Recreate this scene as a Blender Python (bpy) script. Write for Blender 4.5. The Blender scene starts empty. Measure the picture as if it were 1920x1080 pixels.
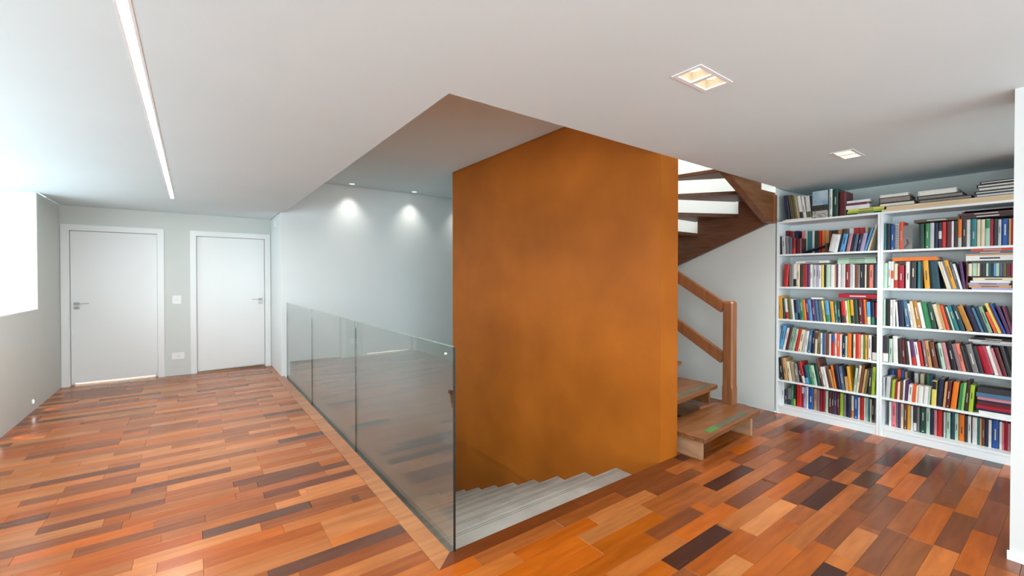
import bpy, bmesh, math, random
from mathutils import Vector, Matrix
random.seed(7)
SC = bpy.context.scene
COL = SC.collection

# ------------------------------------------------------------------ camera
FOCAL_PX, YAW, PITCH, CY = 808.25, 36.515, -0.593, 530.0
cam = bpy.data.cameras.new('camera')
cam.sensor_width = 36.0
cam.lens = FOCAL_PX / 1920 * 36.0
cam.shift_y = (CY - 540.0) / 1920
cam.clip_start = 0.02
cam_ob = bpy.data.objects.new('camera', cam)
COL.objects.link(cam_ob)
cam_ob.location = (0, 0, 1.40)
cam_ob.rotation_euler = (math.radians(90 + PITCH), 0, math.radians(-YAW))
SC.camera = cam_ob

# ------------------------------------------------------------------ daylight and exposure
SC.view_settings.view_transform = 'Standard'
SC.view_settings.look = 'None'
SC.view_settings.gamma = 1.0
SC.view_settings.use_curve_mapping = False
SC.view_settings.exposure = 0.63
SC.cycles.use_denoising = True
SC.cycles.max_bounces = 10
SC.cycles.diffuse_bounces = 6
SC.cycles.transparent_max_bounces = 16
SC.cycles.sample_clamp_indirect = 3.0
SC.cycles.caustics_reflective = False
SC.cycles.caustics_refractive = False

world = bpy.data.worlds.new('sky')
SC.world = world
world.use_nodes = True
bg = world.node_tree.nodes['Background']
bg.inputs[0].default_value = (0.80, 0.92, 1.0, 1)
bg.inputs[1].default_value = 1.6

def area_light(name, loc, rot, sx, sy, power, color):
    l = bpy.data.lights.new(name, 'AREA')
    l.shape = 'RECTANGLE'; l.size = sx; l.size_y = sy
    l.energy = power; l.color = color
    o = bpy.data.objects.new(name, l); COL.objects.link(o)
    o.location = loc; o.rotation_euler = [math.radians(a) for a in rot]
    return o
# daylight outside the long side window, the rear window wall and the skylight over the winder stair
area_light('daylight_side_window', (-2.10, 3.1, 1.58), (0, -90, 0), 1.0, 7.2, 60, (0.82, 0.95, 1.0))
area_light('daylight_glass_door', (-2.05, -1.75, 1.15), (0, -90, 0), 2.2, 2.8, 122, (0.77, 0.93, 1.0))  # light of the unseen glass door, placed to brighten the bookcases
area_light('daylight_rear_window', (1.7, -3.95, 1.3), (90, 0, 0), 5.7, 2.3, 165, (0.77, 0.93, 1.0))
area_light('daylight_skylight', (3.98, 2.9, 4.62), (0, 0, 0), 1.7, 1.8, 60, (0.93, 0.97, 1.0))

# ------------------------------------------------------------------ materials
MATS = {}
def srgb(r, g, b):
    f = lambda c: (c / 255 / 12.92) if c / 255 <= 0.04045 else ((c / 255 + 0.055) / 1.055) ** 2.4
    return (f(r), f(g), f(b), 1)
def new_mat(name):
    m = bpy.data.materials.new(name); m.use_nodes = True
    MATS[name] = m
    nt = m.node_tree
    return m, nt, nt.nodes['Principled BSDF']
def mottled(name, c0, c1, scale=3.0, rough=0.6, bump=0.0, bump_scale=60.0, spec=0.4, detail=4.0, stretch=(1, 1, 1), metallic=0.0):
    m, nt, p = new_mat(name)
    n = nt.nodes; L = nt.links.new
    tc = n.new('ShaderNodeTexCoord'); mp = n.new('ShaderNodeMapping')
    mp.inputs['Scale'].default_value = stretch
    L(tc.outputs['Object'], mp.inputs[0])
    nz = n.new('ShaderNodeTexNoise'); nz.inputs['Scale'].default_value = scale; nz.inputs['Detail'].default_value = detail
    L(mp.outputs[0], nz.inputs['Vector'])
    rp = n.new('ShaderNodeValToRGB')
    rp.color_ramp.elements[0].position = 0.3; rp.color_ramp.elements[1].position = 0.7
    rp.color_ramp.elements[0].color = c0; rp.color_ramp.elements[1].color = c1
    L(nz.outputs['Fac'], rp.inputs[0]); L(rp.outputs[0], p.inputs['Base Color'])
    p.inputs['Roughness'].default_value = rough
    p.inputs['Specular IOR Level'].default_value = spec
    p.inputs['Metallic'].default_value = metallic
    if bump:
        n2 = n.new('ShaderNodeTexNoise'); n2.inputs['Scale'].default_value = bump_scale; n2.inputs['Detail'].default_value = 3
        b = n.new('ShaderNodeBump'); b.inputs['Strength'].default_value = bump; b.inputs['Distance'].default_value = 0.01
        L(tc.outputs['Object'], n2.inputs['Vector']); L(n2.outputs['Fac'], b.inputs['Height']); L(b.outputs[0], p.inputs['Normal'])
    return m
def lin(r, g, b): return (r, g, b, 1)
mottled('wall_paint', lin(.585, .618, .588), lin(.615, .648, .618), 1.2, .55, .06, 180)
mottled('back_wall_lit_paint', lin(.76, .82, .82), lin(.79, .85, .85), 1.2, .5, .05, 180)  # paler than the other walls, standing in for window light on it
mottled('white_wall_paint', lin(.74, .74, .72), lin(.78, .78, .76), 1.2, .6, .05, 180)
mottled('pillar_paint', lin(.58, .58, .56), lin(.61, .61, .59), 1.2, .6, .05, 180)
mottled('ceiling_paint', lin(.66, .765, .79), lin(.69, .795, .82), 1.0, .7, .04, 160)
mottled('orange_plaster', lin(.295, .077, .003), lin(.405, .112, .007), 1.6, .55, .10, 40, .22, 5)
mottled('concrete', lin(.34, .325, .29), lin(.50, .485, .44), 3.0, .65, .15, 60, .3, 6)
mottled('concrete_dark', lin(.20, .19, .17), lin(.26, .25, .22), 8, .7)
mottled('white_lacquer', lin(.78, .80, .79), lin(.80, .82, .81), .8, .28)
mottled('white_melamine', lin(.72, .76, .765), lin(.75, .79, .795), 1.0, .38)
mottled('white_plastic', lin(.82, .82, .82), lin(.85, .85, .85), 2.0, .35)
mottled('brushed_steel', lin(.28, .28, .27), lin(.36, .36, .35), 30, .35, 0, 60, .5, 2, (1, 8, 8), 1.0)
mottled('dark_metal', lin(.02, .02, .02), lin(.03, .03, .03), 5, .4)
mottled('glass_edge', lin(.006, .012, .010), lin(.010, .018, .015), 5, .15)
mottled('glass_joint', lin(.05, .08, .07), lin(.06, .09, .08), 5, .15)
mottled('glass_rim', lin(.20, .30, .27), lin(.26, .36, .33), 5, .12)
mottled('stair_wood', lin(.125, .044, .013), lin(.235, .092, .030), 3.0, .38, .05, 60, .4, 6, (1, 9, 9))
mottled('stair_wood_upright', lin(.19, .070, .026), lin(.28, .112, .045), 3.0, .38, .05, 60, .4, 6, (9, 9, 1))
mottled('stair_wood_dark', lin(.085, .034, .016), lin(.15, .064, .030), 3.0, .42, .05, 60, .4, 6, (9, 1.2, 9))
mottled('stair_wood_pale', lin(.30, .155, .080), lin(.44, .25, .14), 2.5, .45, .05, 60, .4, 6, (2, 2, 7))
mottled('grip_strip', lin(.075, .075, .045), lin(.13, .115, .07), 6, .6)
mottled('grip_green', lin(.05, .13, .022), lin(.08, .18, .035), 6, .6)
mottled('paper', lin(.62, .58, .50), lin(.74, .71, .64), 40, .8, 0, 60, .2, 2, (1, 12, 1))
mottled('pine_board', lin(.55, .40, .24), lin(.66, .50, .32), 4, .55, 0, 60, .3, 4, (6, 1, 6))
mottled('socket_hole', lin(.05, .05, .05), lin(.07, .07, .07), 4, .6)
def emit(name, color, strength):
    m, nt, p = new_mat(name)
    p.inputs['Base Color'].default_value = (.8, .8, .8, 1)
    p.inputs['Emission Color'].default_value = color
    p.inputs['Emission Strength'].default_value = strength
    return m
emit('led_strip', (1, .99, .98, 1), 105.0)
emit('lamp_warm', (1, .90, .76, 1), 2.6)
emit('lamp_white', (1, .97, .92, 1), 9.0)
mottled('lamp_reflector', lin(.60, .54, .40), lin(.64, .58, .44), 4, .3)
def glass(name, tint, ior):
    m, nt, p = new_mat(name)
    n = nt.nodes; L = nt.links.new
    n.remove(p)
    out = n['Material Output']
    tr = n.new('ShaderNodeBsdfTransparent'); tr.inputs[0].default_value = tint
    gl = n.new('ShaderNodeBsdfGlossy'); gl.inputs['Roughness'].default_value = 0.0
    fr = n.new('ShaderNodeFresnel')
    ge = n.new('ShaderNodeNewGeometry'); mr = n.new('ShaderNodeMapRange')      # same index on both faces of the thin pane
    mr.inputs['To Min'].default_value = ior; mr.inputs['To Max'].default_value = 1 / ior
    L(ge.outputs['Backfacing'], mr.inputs['Value']); L(mr.outputs[0], fr.inputs['IOR'])
    mx = n.new('ShaderNodeMixShader')
    L(fr.outputs[0], mx.inputs[0]); L(tr.outputs[0], mx.inputs[1]); L(gl.outputs[0], mx.inputs[2]); L(mx.outputs[0], out.inputs[0])
    return m
glass('railing_glass', (.94, .972, .962, 1), 1.95)
glass('window_glass', (.99, .99, .99, 1), 1.3)
def floor_wood():
    # tone of each board comes from its own colour attribute; the nodes add grain along the board
    m, nt, p = new_mat('floor_wood')
    n = nt.nodes; L = nt.links.new
    at = n.new('ShaderNodeAttribute'); at.attribute_name = 'Col'
    tc = n.new('ShaderNodeTexCoord')
    sh = n.new('ShaderNodeVectorMath'); sh.operation = 'ADD'
    cb = n.new('ShaderNodeCombineXYZ')
    mu = n.new('ShaderNodeMath'); mu.operation = 'MULTIPLY'; mu.inputs[1].default_value = 37.0
    L(at.outputs['Alpha'], mu.inputs[0]); L(mu.outputs[0], cb.inputs[0]); L(mu.outputs[0], cb.inputs[2])
    L(tc.outputs['Object'], sh.inputs[0]); L(cb.outputs[0], sh.inputs[1])
    mp = n.new('ShaderNodeMapping'); mp.inputs['Scale'].default_value = (1.4, 11, 1)
    L(sh.outputs[0], mp.inputs[0])
    nz = n.new('ShaderNodeTexNoise'); nz.inputs['Scale'].default_value = 2.2; nz.inputs['Detail'].default_value = 3; nz.inputs['Distortion'].default_value = .35
    L(mp.outputs[0], nz.inputs['Vector'])
    rp = n.new('ShaderNodeValToRGB')
    rp.color_ramp.elements[0].position = .25; rp.color_ramp.elements[1].position = .75
    rp.color_ramp.elements[0].color = (.76, .73, .70, 1); rp.color_ramp.elements[1].color = (1.16, 1.17, 1.18, 1)
    L(nz.outputs['Fac'], rp.inputs[0])
    mx = n.new('ShaderNodeMix'); mx.data_type = 'RGBA'; mx.blend_type = 'MULTIPLY'; mx.inputs[0].default_value = 1.0
    L(at.outputs['Color'], mx.inputs[6]); L(rp.outputs[0], mx.inputs[7]); L(mx.outputs[2], p.inputs['Base Color'])
    rr = n.new('ShaderNodeMapRange'); rr.inputs['To Min'].default_value = .235; rr.inputs['To Max'].default_value = .25
    L(nz.outputs['Fac'], rr.inputs[0]); L(rr.outputs[0], p.inputs['Roughness'])
    p.inputs['Specular IOR Level'].default_value = .42
floor_wood()

# ------------------------------------------------------------------ helpers
def tag(o, label=None, cat=None, group=None, kind=None):
    if label: o['label'] = label
    if cat: o['category'] = cat
    if group: o['group'] = group
    if kind: o['kind'] = kind
    return o
def empty(name, loc=(0, 0, 0), rz=0):
    o = bpy.data.objects.new(name, None); COL.objects.link(o)
    o.location = loc; o.rotation_euler = (0, 0, rz); o.empty_display_size = .1
    return o
def link(name, me, mat, parent=None, loc=(0, 0, 0), rot=(0, 0, 0)):
    o = bpy.data.objects.new(name, me); COL.objects.link(o)
    if mat is not None and not me.materials:
        for k in (mat if isinstance(mat, (list, tuple)) else [mat]): me.materials.append(MATS[k])
    o.location = loc; o.rotation_euler = rot; o.parent = parent
    return o
class MB:
    # collects solids and links them as ONE mesh object
    def __init__(s): s.v = []; s.f = []; s.mi = []
    def poly(s, verts, faces, mi=0):
        b = len(s.v); s.v += [tuple(v) for v in verts]
        s.f += [[b + i for i in f] for f in faces]; s.mi += [mi] * len(faces); return s
    def box(s, x0, x1, y0, y1, z0, z1, mi=0):
        return s.poly([(x0, y0, z0), (x1, y0, z0), (x1, y1, z0), (x0, y1, z0), (x0, y0, z1), (x1, y0, z1), (x1, y1, z1), (x0, y1, z1)],
                      [(3, 2, 1, 0), (4, 5, 6, 7), (0, 1, 5, 4), (1, 2, 6, 5), (2, 3, 7, 6), (3, 0, 4, 7)], mi)
    def prism(s, pts, a0, a1, axis='z', mi=0):
        # polygon (counter-clockwise seen from +axis) swept along an axis
        n = len(pts)
        mk = {'z': lambda p, a: (p[0], p[1], a), 'x': lambda p, a: (a, p[0], p[1]), 'y': lambda p, a: (p[0], a, p[1])}[axis]
        vs = [mk(p, a0) for p in pts] + [mk(p, a1) for p in pts]
        fs = [list(range(n - 1, -1, -1)), list(range(n, 2 * n))] + [(i, (i + 1) % n, n + (i + 1) % n, n + i) for i in range(n)]
        return s.poly(vs, fs, mi)
    def cyl(s, c, r0, r1, z0, z1, n=20, axis='z', mi=0):
        mk = {'z': lambda a, b, h: (c[0] + a, c[1] + b, h), 'x': lambda a, b, h: (h, c[0] + a, c[1] + b), 'y': lambda a, b, h: (c[0] + a, h, c[1] + b)}[axis]
        ring = lambda r, h: [mk(r * math.cos(2 * math.pi * k / n), r * math.sin(2 * math.pi * k / n), h) for k in range(n)]
        vs = ring(r0, z0) + ring(r1, z1)
        return s.poly(vs, [list(range(n - 1, -1, -1)), list(range(n, 2 * n))] + [(i, (i + 1) % n, n + (i + 1) % n, n + i) for i in range(n)], mi)
    def bar(s, p0, p1, w, h, up=(0, 0, 1), mi=0):
        p0 = Vector(p0); p1 = Vector(p1); d = (p1 - p0).normalized(); sd = d.cross(Vector(up)).normalized(); u = sd.cross(d)
        c = [(-w / 2, -h / 2), (w / 2, -h / 2), (w / 2, h / 2), (-w / 2, h / 2)]
        vs = [p0 + sd * a + u * b for a, b in c] + [p1 + sd * a + u * b for a, b in c]
        return s.poly(vs, [(3, 2, 1, 0), (4, 5, 6, 7), (0, 1, 5, 4), (1, 2, 6, 5), (2, 3, 7, 6), (3, 0, 4, 7)], mi)
    def mesh(s, name, bevel=0, seg=2):
        me = bpy.data.meshes.new(name); me.from_pydata(s.v, [], s.f)
        bm = bmesh.new(); bm.from_mesh(me)
        bmesh.ops.recalc_face_normals(bm, faces=bm.faces)
        if bevel: bmesh.ops.bevel(bm, geom=list(bm.edges), offset=bevel, segments=seg, affect='EDGES', profile=.6, clamp_overlap=True)
        bm.to_mesh(me); bm.free()
        if not bevel:
            for p, m in zip(me.polygons, s.mi): p.material_index = m
        return me
    def build(s, name, mat, parent=None, bevel=0, loc=(0, 0, 0), rot=(0, 0, 0), seg=2):
        return link(name, s.mesh(name, bevel, seg), mat, parent, loc, rot)
def box(name, mat, dims, parent=None, bevel=0):
    return MB().box(*dims).build(name, mat, parent, bevel)
def struct(o, label): return tag(o, label, kind='structure')
def slab(mb, x0, x1, y0, y1, z0, z1, holes=()):
    xs = sorted({x0, x1, *[h[0] for h in holes], *[h[1] for h in holes]})
    ys = sorted({y0, y1, *[h[2] for h in holes], *[h[3] for h in holes]})
    for i in range(len(xs) - 1):
        for j in range(len(ys) - 1):
            cx, cy = (xs[i] + xs[i + 1]) / 2, (ys[j] + ys[j + 1]) / 2
            if any(h[0] < cx < h[1] and h[2] < cy < h[3] for h in holes): continue
            mb.box(xs[i], xs[i + 1], ys[j], ys[j + 1], z0, z1)

# ------------------------------------------------------------------ the room: measured planes (metres)
H, H2 = 2.333, 2.828            # ceiling over the rooms, higher ceiling over the stairwell
XL, XV, XO, XO2, XE = -1.363, 1.045, 2.838, 3.062, 4.889   # left wall, void edge, orange wall faces, east wall
YV, YO, YB, YD = 1.947, 5.188, 6.886, 7.852                 # void edge, orange wall end, stairwell back wall, door wall
YREAR, XN, YN0, YN1 = -3.6, 5.60, 0.24, 1.985               # rear wall, niche back, niche ends
XR = 3.262                                                  # face of the white pillar
ZLOW = -2.9

# floor: slab with boards on top
ROW, LEN = 0.0975, 0.545
fb = MB()
fb.box(XL, XV - .005, YREAR, YD + .12, -.28, -.014)
fb.box(XV - .005, XR + .5, YREAR, YV - .002, -.28, -.014)
fb.box(XR + .5, XN, YREAR, YV - .002, -.28, -.014)
fb.box(XO2 - .1, XE, YV - .002, 4.1, -.28, -.014)
floor = struct(fb.build('floor', 'white_wall_paint'), 'polished floor of mixed brown hardwood boards')
TONE = {'d': (.050, .014, .007), 'e': (.110, .042, .024), 'm': (.150, .041, .012), 'n': (.26, .071, .015), 'l': (.43, .148, .040), 'o': (.36, .080, .005), 'b': (.38, .110, .020)}  # e is a dark tone paled for the brighter left side
# boards that stand out in the picture: row centre y, x0, x1, tone
FORCED = [(2.8825, .034, .575, 'e'), (4.2475, -.884, -.328, 'm'), (3.76, -.332, .211, 'm'), (3.4675, -.70, -.15, 'm'), (3.4675, .213, .76, 'm'),
          (3.37, .345, .94, 'm'), (3.2725, .213, .76, 'n'), (3.175, .36, .94, 'm'), (2.2975, .278, .94, 'e'), (4.15, .581, .94, 'e'), (3.955, -.327, .218, 'l'),
          (4.15, .033, .581, 'l'), (3.37, -.85, -.42, 'l'), (2.9800, .40, .94, 'l'), (2.785, .30, .80, 'n'), (3.0775, .05, .55, 'n'),
          (1.2225, 1.861, 2.383, 'd'), (1.4175, 1.99, 2.44, 'm'), (1.2225, 3.507, 3.988, 'd'), (1.0275, 3.016, 3.553, 'd'), (.93, 3.60, 3.94, 'd'),
          (1.32, 2.652, 3.167, 'm'), (.735, 1.95, 2.496, 'd'), (.735, 2.615, 2.99, 'l'), (.5400, 3.107, 3.70, 'o'), (1.125, 2.45, 2.99, 'l'), (1.0275, 2.2, 2.75, 'o'), (.8325, 3.2, 3.7, 'm')]
boards = []
def add_board(x0, x1, y0, y1, tone=None):
    if x1 - x0 < .02 or y1 - y0 < .01: return
    t = tone or random.choices('dmnlob', (0, 8, 26, 24, 20, 22) if x1 < 1.1 else (0, 6, 18, 10, 44, 20) if x1 < 2.7 else (5, 30, 24, 2, 14, 3))[0]  # dark boards are real at right; left weighted paler in place of light
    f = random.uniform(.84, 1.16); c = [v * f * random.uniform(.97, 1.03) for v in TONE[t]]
    boards.append((x0, x1, y0, y1, (*c, random.random())))
def fill_row(yc, x0, x1):
    y0, y1 = yc - ROW / 2, yc + ROW / 2
    forced = sorted([(a, b, t) for (fy, a, b, t) in FORCED if abs(fy - yc) < .03 and a < x1 and b > x0])
    off = random.choice((.033, .215, .397)) if not forced else forced[0][0]
    joints = []
    k = math.floor((x0 - off) / LEN)
    x = off + k * LEN
    while x < x1 + LEN: joints.append(x); x += LEN
    segs = []
    for a, b in zip(joints, joints[1:]): segs.append((max(a, x0), min(b, x1)))
    for (fa, fb_, t) in forced:
        fa, fb_ = max(fa, x0), min(fb_, x1); out = []
        for a, b in segs:
            if b <= fa + .04 and a < fa: out.append((a, min(b, fa))); continue
            if a >= fb_ - .04 and b > fb_: out.append((max(a, fb_), b)); continue
            if a < fa - .04: out.append((a, fa))
            if b > fb_ + .04: out.append((fb_, b))
        segs = out; add_board(fa, fb_, y0, y1, t)
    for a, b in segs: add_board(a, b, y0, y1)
XB0, YB0 = .940, 1.855           # inner edges of the border boards round the void
yc = 1.2225 + ROW * math.ceil((YREAR - 1.2225) / ROW) + ROW / 2
yc = 1.2225 - 49 * ROW
while yc < YD + .1:
    lo, hi = yc - ROW / 2, yc + ROW / 2
    if hi <= YN0 - .0: fill_row(yc, XL, XE)
    elif hi <= YB0 + .005: fill_row(yc, XL, XN - .3)
    else:
        fill_row(yc, XL, XB0 if hi < YB + .02 else 1.009)
        if hi < 4.1: fill_row(yc, XO2 if lo > YV - .06 else 3.0, XE)
    yc += ROW
# border boards: along the glass, and along the top step (mitred corner)
x = YB0
def board_mesh(x0, x1, y0, y1, col, cx, cy):
    g, b = .0004, .0012
    X0, X1, Y0, Y1 = x0 + g - cx, x1 - g - cx, y0 + g - cy, y1 - g - cy
    vs = [(X0, Y0, -.014), (X1, Y0, -.014), (X1, Y1, -.014), (X0, Y1, -.014), (X0, Y0, -b), (X1, Y0, -b), (X1, Y1, -b), (X0, Y1, -b),
          (X0 + b, Y0 + b, 0), (X1 - b, Y0 + b, 0), (X1 - b, Y1 - b, 0), (X0 + b, Y1 - b, 0)]
    fs = [(0, 1, 5, 4), (1, 2, 6, 5), (2, 3, 7, 6), (3, 0, 4, 7), (4, 5, 9, 8), (5, 6, 10, 9), (6, 7, 11, 10), (7, 4, 8, 11), (8, 9, 10, 11)]
    return vs, fs
def colour_mesh(me, cols):
    a = me.color_attributes.new('Col', 'FLOAT_COLOR', 'POINT')
    a.data.foreach_set('color', [c for col in cols for c in col])
def vis_score(b):
    cx, cy = (b[0] + b[1]) / 2, (b[2] + b[3]) / 2
    d = math.sin(math.radians(YAW)) * cx + math.cos(math.radians(YAW)) * cy
    l = math.cos(math.radians(YAW)) * cx - math.sin(math.radians(YAW)) * cy
    if d < 1.9 or abs(l / d) > 1.25: return 0
    return (b[1] - b[0]) / d ** 3
boards.sort(key=vis_score, reverse=True)
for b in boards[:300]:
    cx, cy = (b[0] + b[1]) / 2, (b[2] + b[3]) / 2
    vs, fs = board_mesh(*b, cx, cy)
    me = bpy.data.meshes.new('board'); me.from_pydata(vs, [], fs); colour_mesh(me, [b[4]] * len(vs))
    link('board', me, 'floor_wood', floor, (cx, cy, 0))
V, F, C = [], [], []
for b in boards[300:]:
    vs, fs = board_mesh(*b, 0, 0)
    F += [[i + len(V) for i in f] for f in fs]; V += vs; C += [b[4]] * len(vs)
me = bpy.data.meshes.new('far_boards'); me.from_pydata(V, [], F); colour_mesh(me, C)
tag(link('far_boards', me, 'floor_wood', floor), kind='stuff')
def border(name, pts, tone):
    mb = MB().prism(pts, -.03, .0015); me = mb.mesh(name); colour_mesh(me, [(*TONE_B[tone], random.random())] * len(me.vertices))
    return link(name, me, 'floor_wood', floor)
TONE_B = {'x': (.43, .175, .065), 'y': (.40, .15, .055), 'd': (.125, .030, .007), 'e': (.14, .036, .009)}
for (a, b, t) in ((YB0, 3.05, 'x'), (3.05, 4.2, 'y'), (4.2, 5.5, 'x'), (5.5, YB, 'y')):
    border('border_board', [(XB0 + .0005, a), (XV if a != YB0 else XV, a + (0 if a != YB0 else YV - YB0)), (XV, b - .0005), (XB0 + .0005, b - .0005)], t)
for (a, b, t) in ((XB0, 1.90, 'd'), (1.90, 3.0, 'e')):
    border('border_board', [(a + (.0007 if a == XB0 else 0), YB0 + .0005), (b - .0005, YB0 + .0005), (b - .0005, YV), (a if a != XB0 else XV + .0007, YV)], t)

# ceilings
DL = [(1.797, 2.053, 1.040, 1.160), (3.840, 4.096, 1.055, 1.172)]      # recessed double downlights
STRIP = (-.207, -.165, -1.0, 6.425)
cb = MB()
slab(cb, XL - .42, XV, YREAR, 6.872, H, H + .2, [STRIP])
slab(cb, XL + .014, .994, 6.872, YD + .12, H, H + .2)          # shadow gap round the corner by the doors
cb.box(XL - .42, XV, YREAR, YD + .62, H + .2, H + .22)  # unseen cap added over the gap to stop sky light leaking in

slab(cb, XV, XN + .1, YREAR, YV, H, H + .2, DL)
struct(cb.build('ceiling', 'ceiling_paint'), 'flat white lowered ceiling above the hall')
SPOTS = [(1.948, 6.70), (2.951, 6.70), (3.90, 6.70)]
cb = MB()
R_ = .045
slab(cb, XV - .2, XO - .016, YV - .2, YB - .016, H2, H2 + .15, [(x - R_, x + R_, y - R_, y + R_) for x, y in SPOTS[:1]])
slab(cb, XO - .016, 5.1, YO + .016, YB - .016, H2, H2 + .15, [(x - R_, x + R_, y - R_, y + R_) for x, y in SPOTS[1:]])
cb.box(XV - .2, XO + .1, YV - .2, YD, H2 + .15, H2 + .18); cb.box(XO + .1, 5.1, 4.1, YD, H2 + .15, H2 + .18); cb.box(XO2, 5.1, 4.1, YO + .016, H2, H2 + .15)  # unseen caps over the ceiling gaps, added against light leaks

cb.box(XV - .2, XV, YV - .2, YB, H + .2, H2 + .02); cb.box(XV - .2, XO + .1, YV - .15, YV, H + .2, H2 + .02)
struct(cb.build('ceiling_stairwell', 'ceiling_paint'), 'higher white ceiling over the stairwell')
mb = MB().box(XO2, XE + .2, YV - .12, YV, H + .2, 4.7)
struct(mb.build('wall_shaft', 'white_wall_paint'), 'white wall above the ceiling edge at the winder stair')

# walls
wl = MB()
wl.box(XL - .42, XL, -.35, 6.879, -.28, 1.054); wl.box(XL - .42, XL, -3.2, -.35, -.28, -.014); wl.box(XL - .42, XL, 6.879, YD + .12, -.28, H); wl.box(XL - .42, XL, YREAR, -3.2, -.28, H); wl.box(XL - .42, XL, -.35, .1, 1.054, H)
struct(wl.build('wall_left', 'wall_paint'), 'pale grey wall with a deep window sill opening')
rv = MB().box(XL - .415, XL - .004, 6.872, 6.879, 1.056, H - .002)
struct(rv.build('trim_1', 'white_wall_paint'), 'white painted reveal at the end of the window opening')
sl = MB().box(XL - .42, XL + .004, 0.1, 6.872, 1.054, 1.066)
struct(sl.build('trim_2', 'white_wall_paint'), 'white sill along the side window opening')
w1 = struct(empty('window_1', (XL - .39, 3.0, 1.066)), 'long side window above the low wall')
def part_box(name, mat, parent, d, bevel=0):
    l = parent.location
    return MB().box(d[0] - l.x, d[1] - l.x, d[2] - l.y, d[3] - l.y, d[4] - l.z, d[5] - l.z).build(name, mat, parent, bevel)
for a, b in ((1.066, 1.106), (H - .04, H)): part_box('frame_rail', 'white_lacquer', w1, (XL - .415, XL - .365, 0.1, 6.87, a, b))
for y in (.1, 1.78, 3.46, 5.14, 6.83): part_box('frame_post', 'white_lacquer', w1, (XL - .415, XL - .365, y, y + .04, 1.106, H - .04))
for y in (.1, 1.78, 3.46, 5.14): part_box('pane', 'window_glass', w1, (XL - .393, XL - .387, y + .04, y + 1.68, 1.106, H - .04))
w4 = struct(empty('window_4', (XL - .39, -1.775, 0)), 'full height sliding glass door behind the viewer')  # unseen; placed to light the bookcases, as a floor reflection suggests
for a, b in ((-.014, .05), (H - .05, H)): part_box('frame_rail', 'white_lacquer', w4, (XL - .415, XL - .365, -3.2, -.35, a, b))
for y in (-3.2, -1.8, -.40): part_box('frame_post', 'white_lacquer', w4, (XL - .415, XL - .365, y, y + .05, .05, H - .05))
for y in (-3.2, -1.8): part_box('pane', 'window_glass', w4, (XL - .393, XL - .387, y + .05, y + 1.40, .05, H - .05))
wb = MB(); wb.box(XL - .42, -1.2, YREAR - .15, YREAR, -.28, H); wb.box(4.6, XE + .4, YREAR - .15, YREAR, -.28, H); wb.box(-1.2, 4.6, YREAR - .15, YREAR, -.28, .12); 
struct(wb.build('wall_rear', 'white_wall_paint'), 'white wall around the wide rear window')
w2 = struct(empty('window_2', (.9, YREAR - .08, .12)), 'wide rear window of four panes')
for a, b in ((.12, .17), (H - .05, H)): part_box('frame_rail', 'white_lacquer', w2, (-1.2, 4.6, YREAR - .1, YREAR - .05, a, b))
for x in (-1.2, .237, 1.675, 3.112, 4.55): part_box('frame_post', 'white_lacquer', w2, (x, x + .05, YREAR - .1, YREAR - .05, .17, H - .05))
for x in (-1.2, .237, 1.675, 3.112): part_box('pane', 'window_glass', w2, (x + .05, x + 1.4375, YREAR - .078, YREAR - .072, .17, H - .05))

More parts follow.
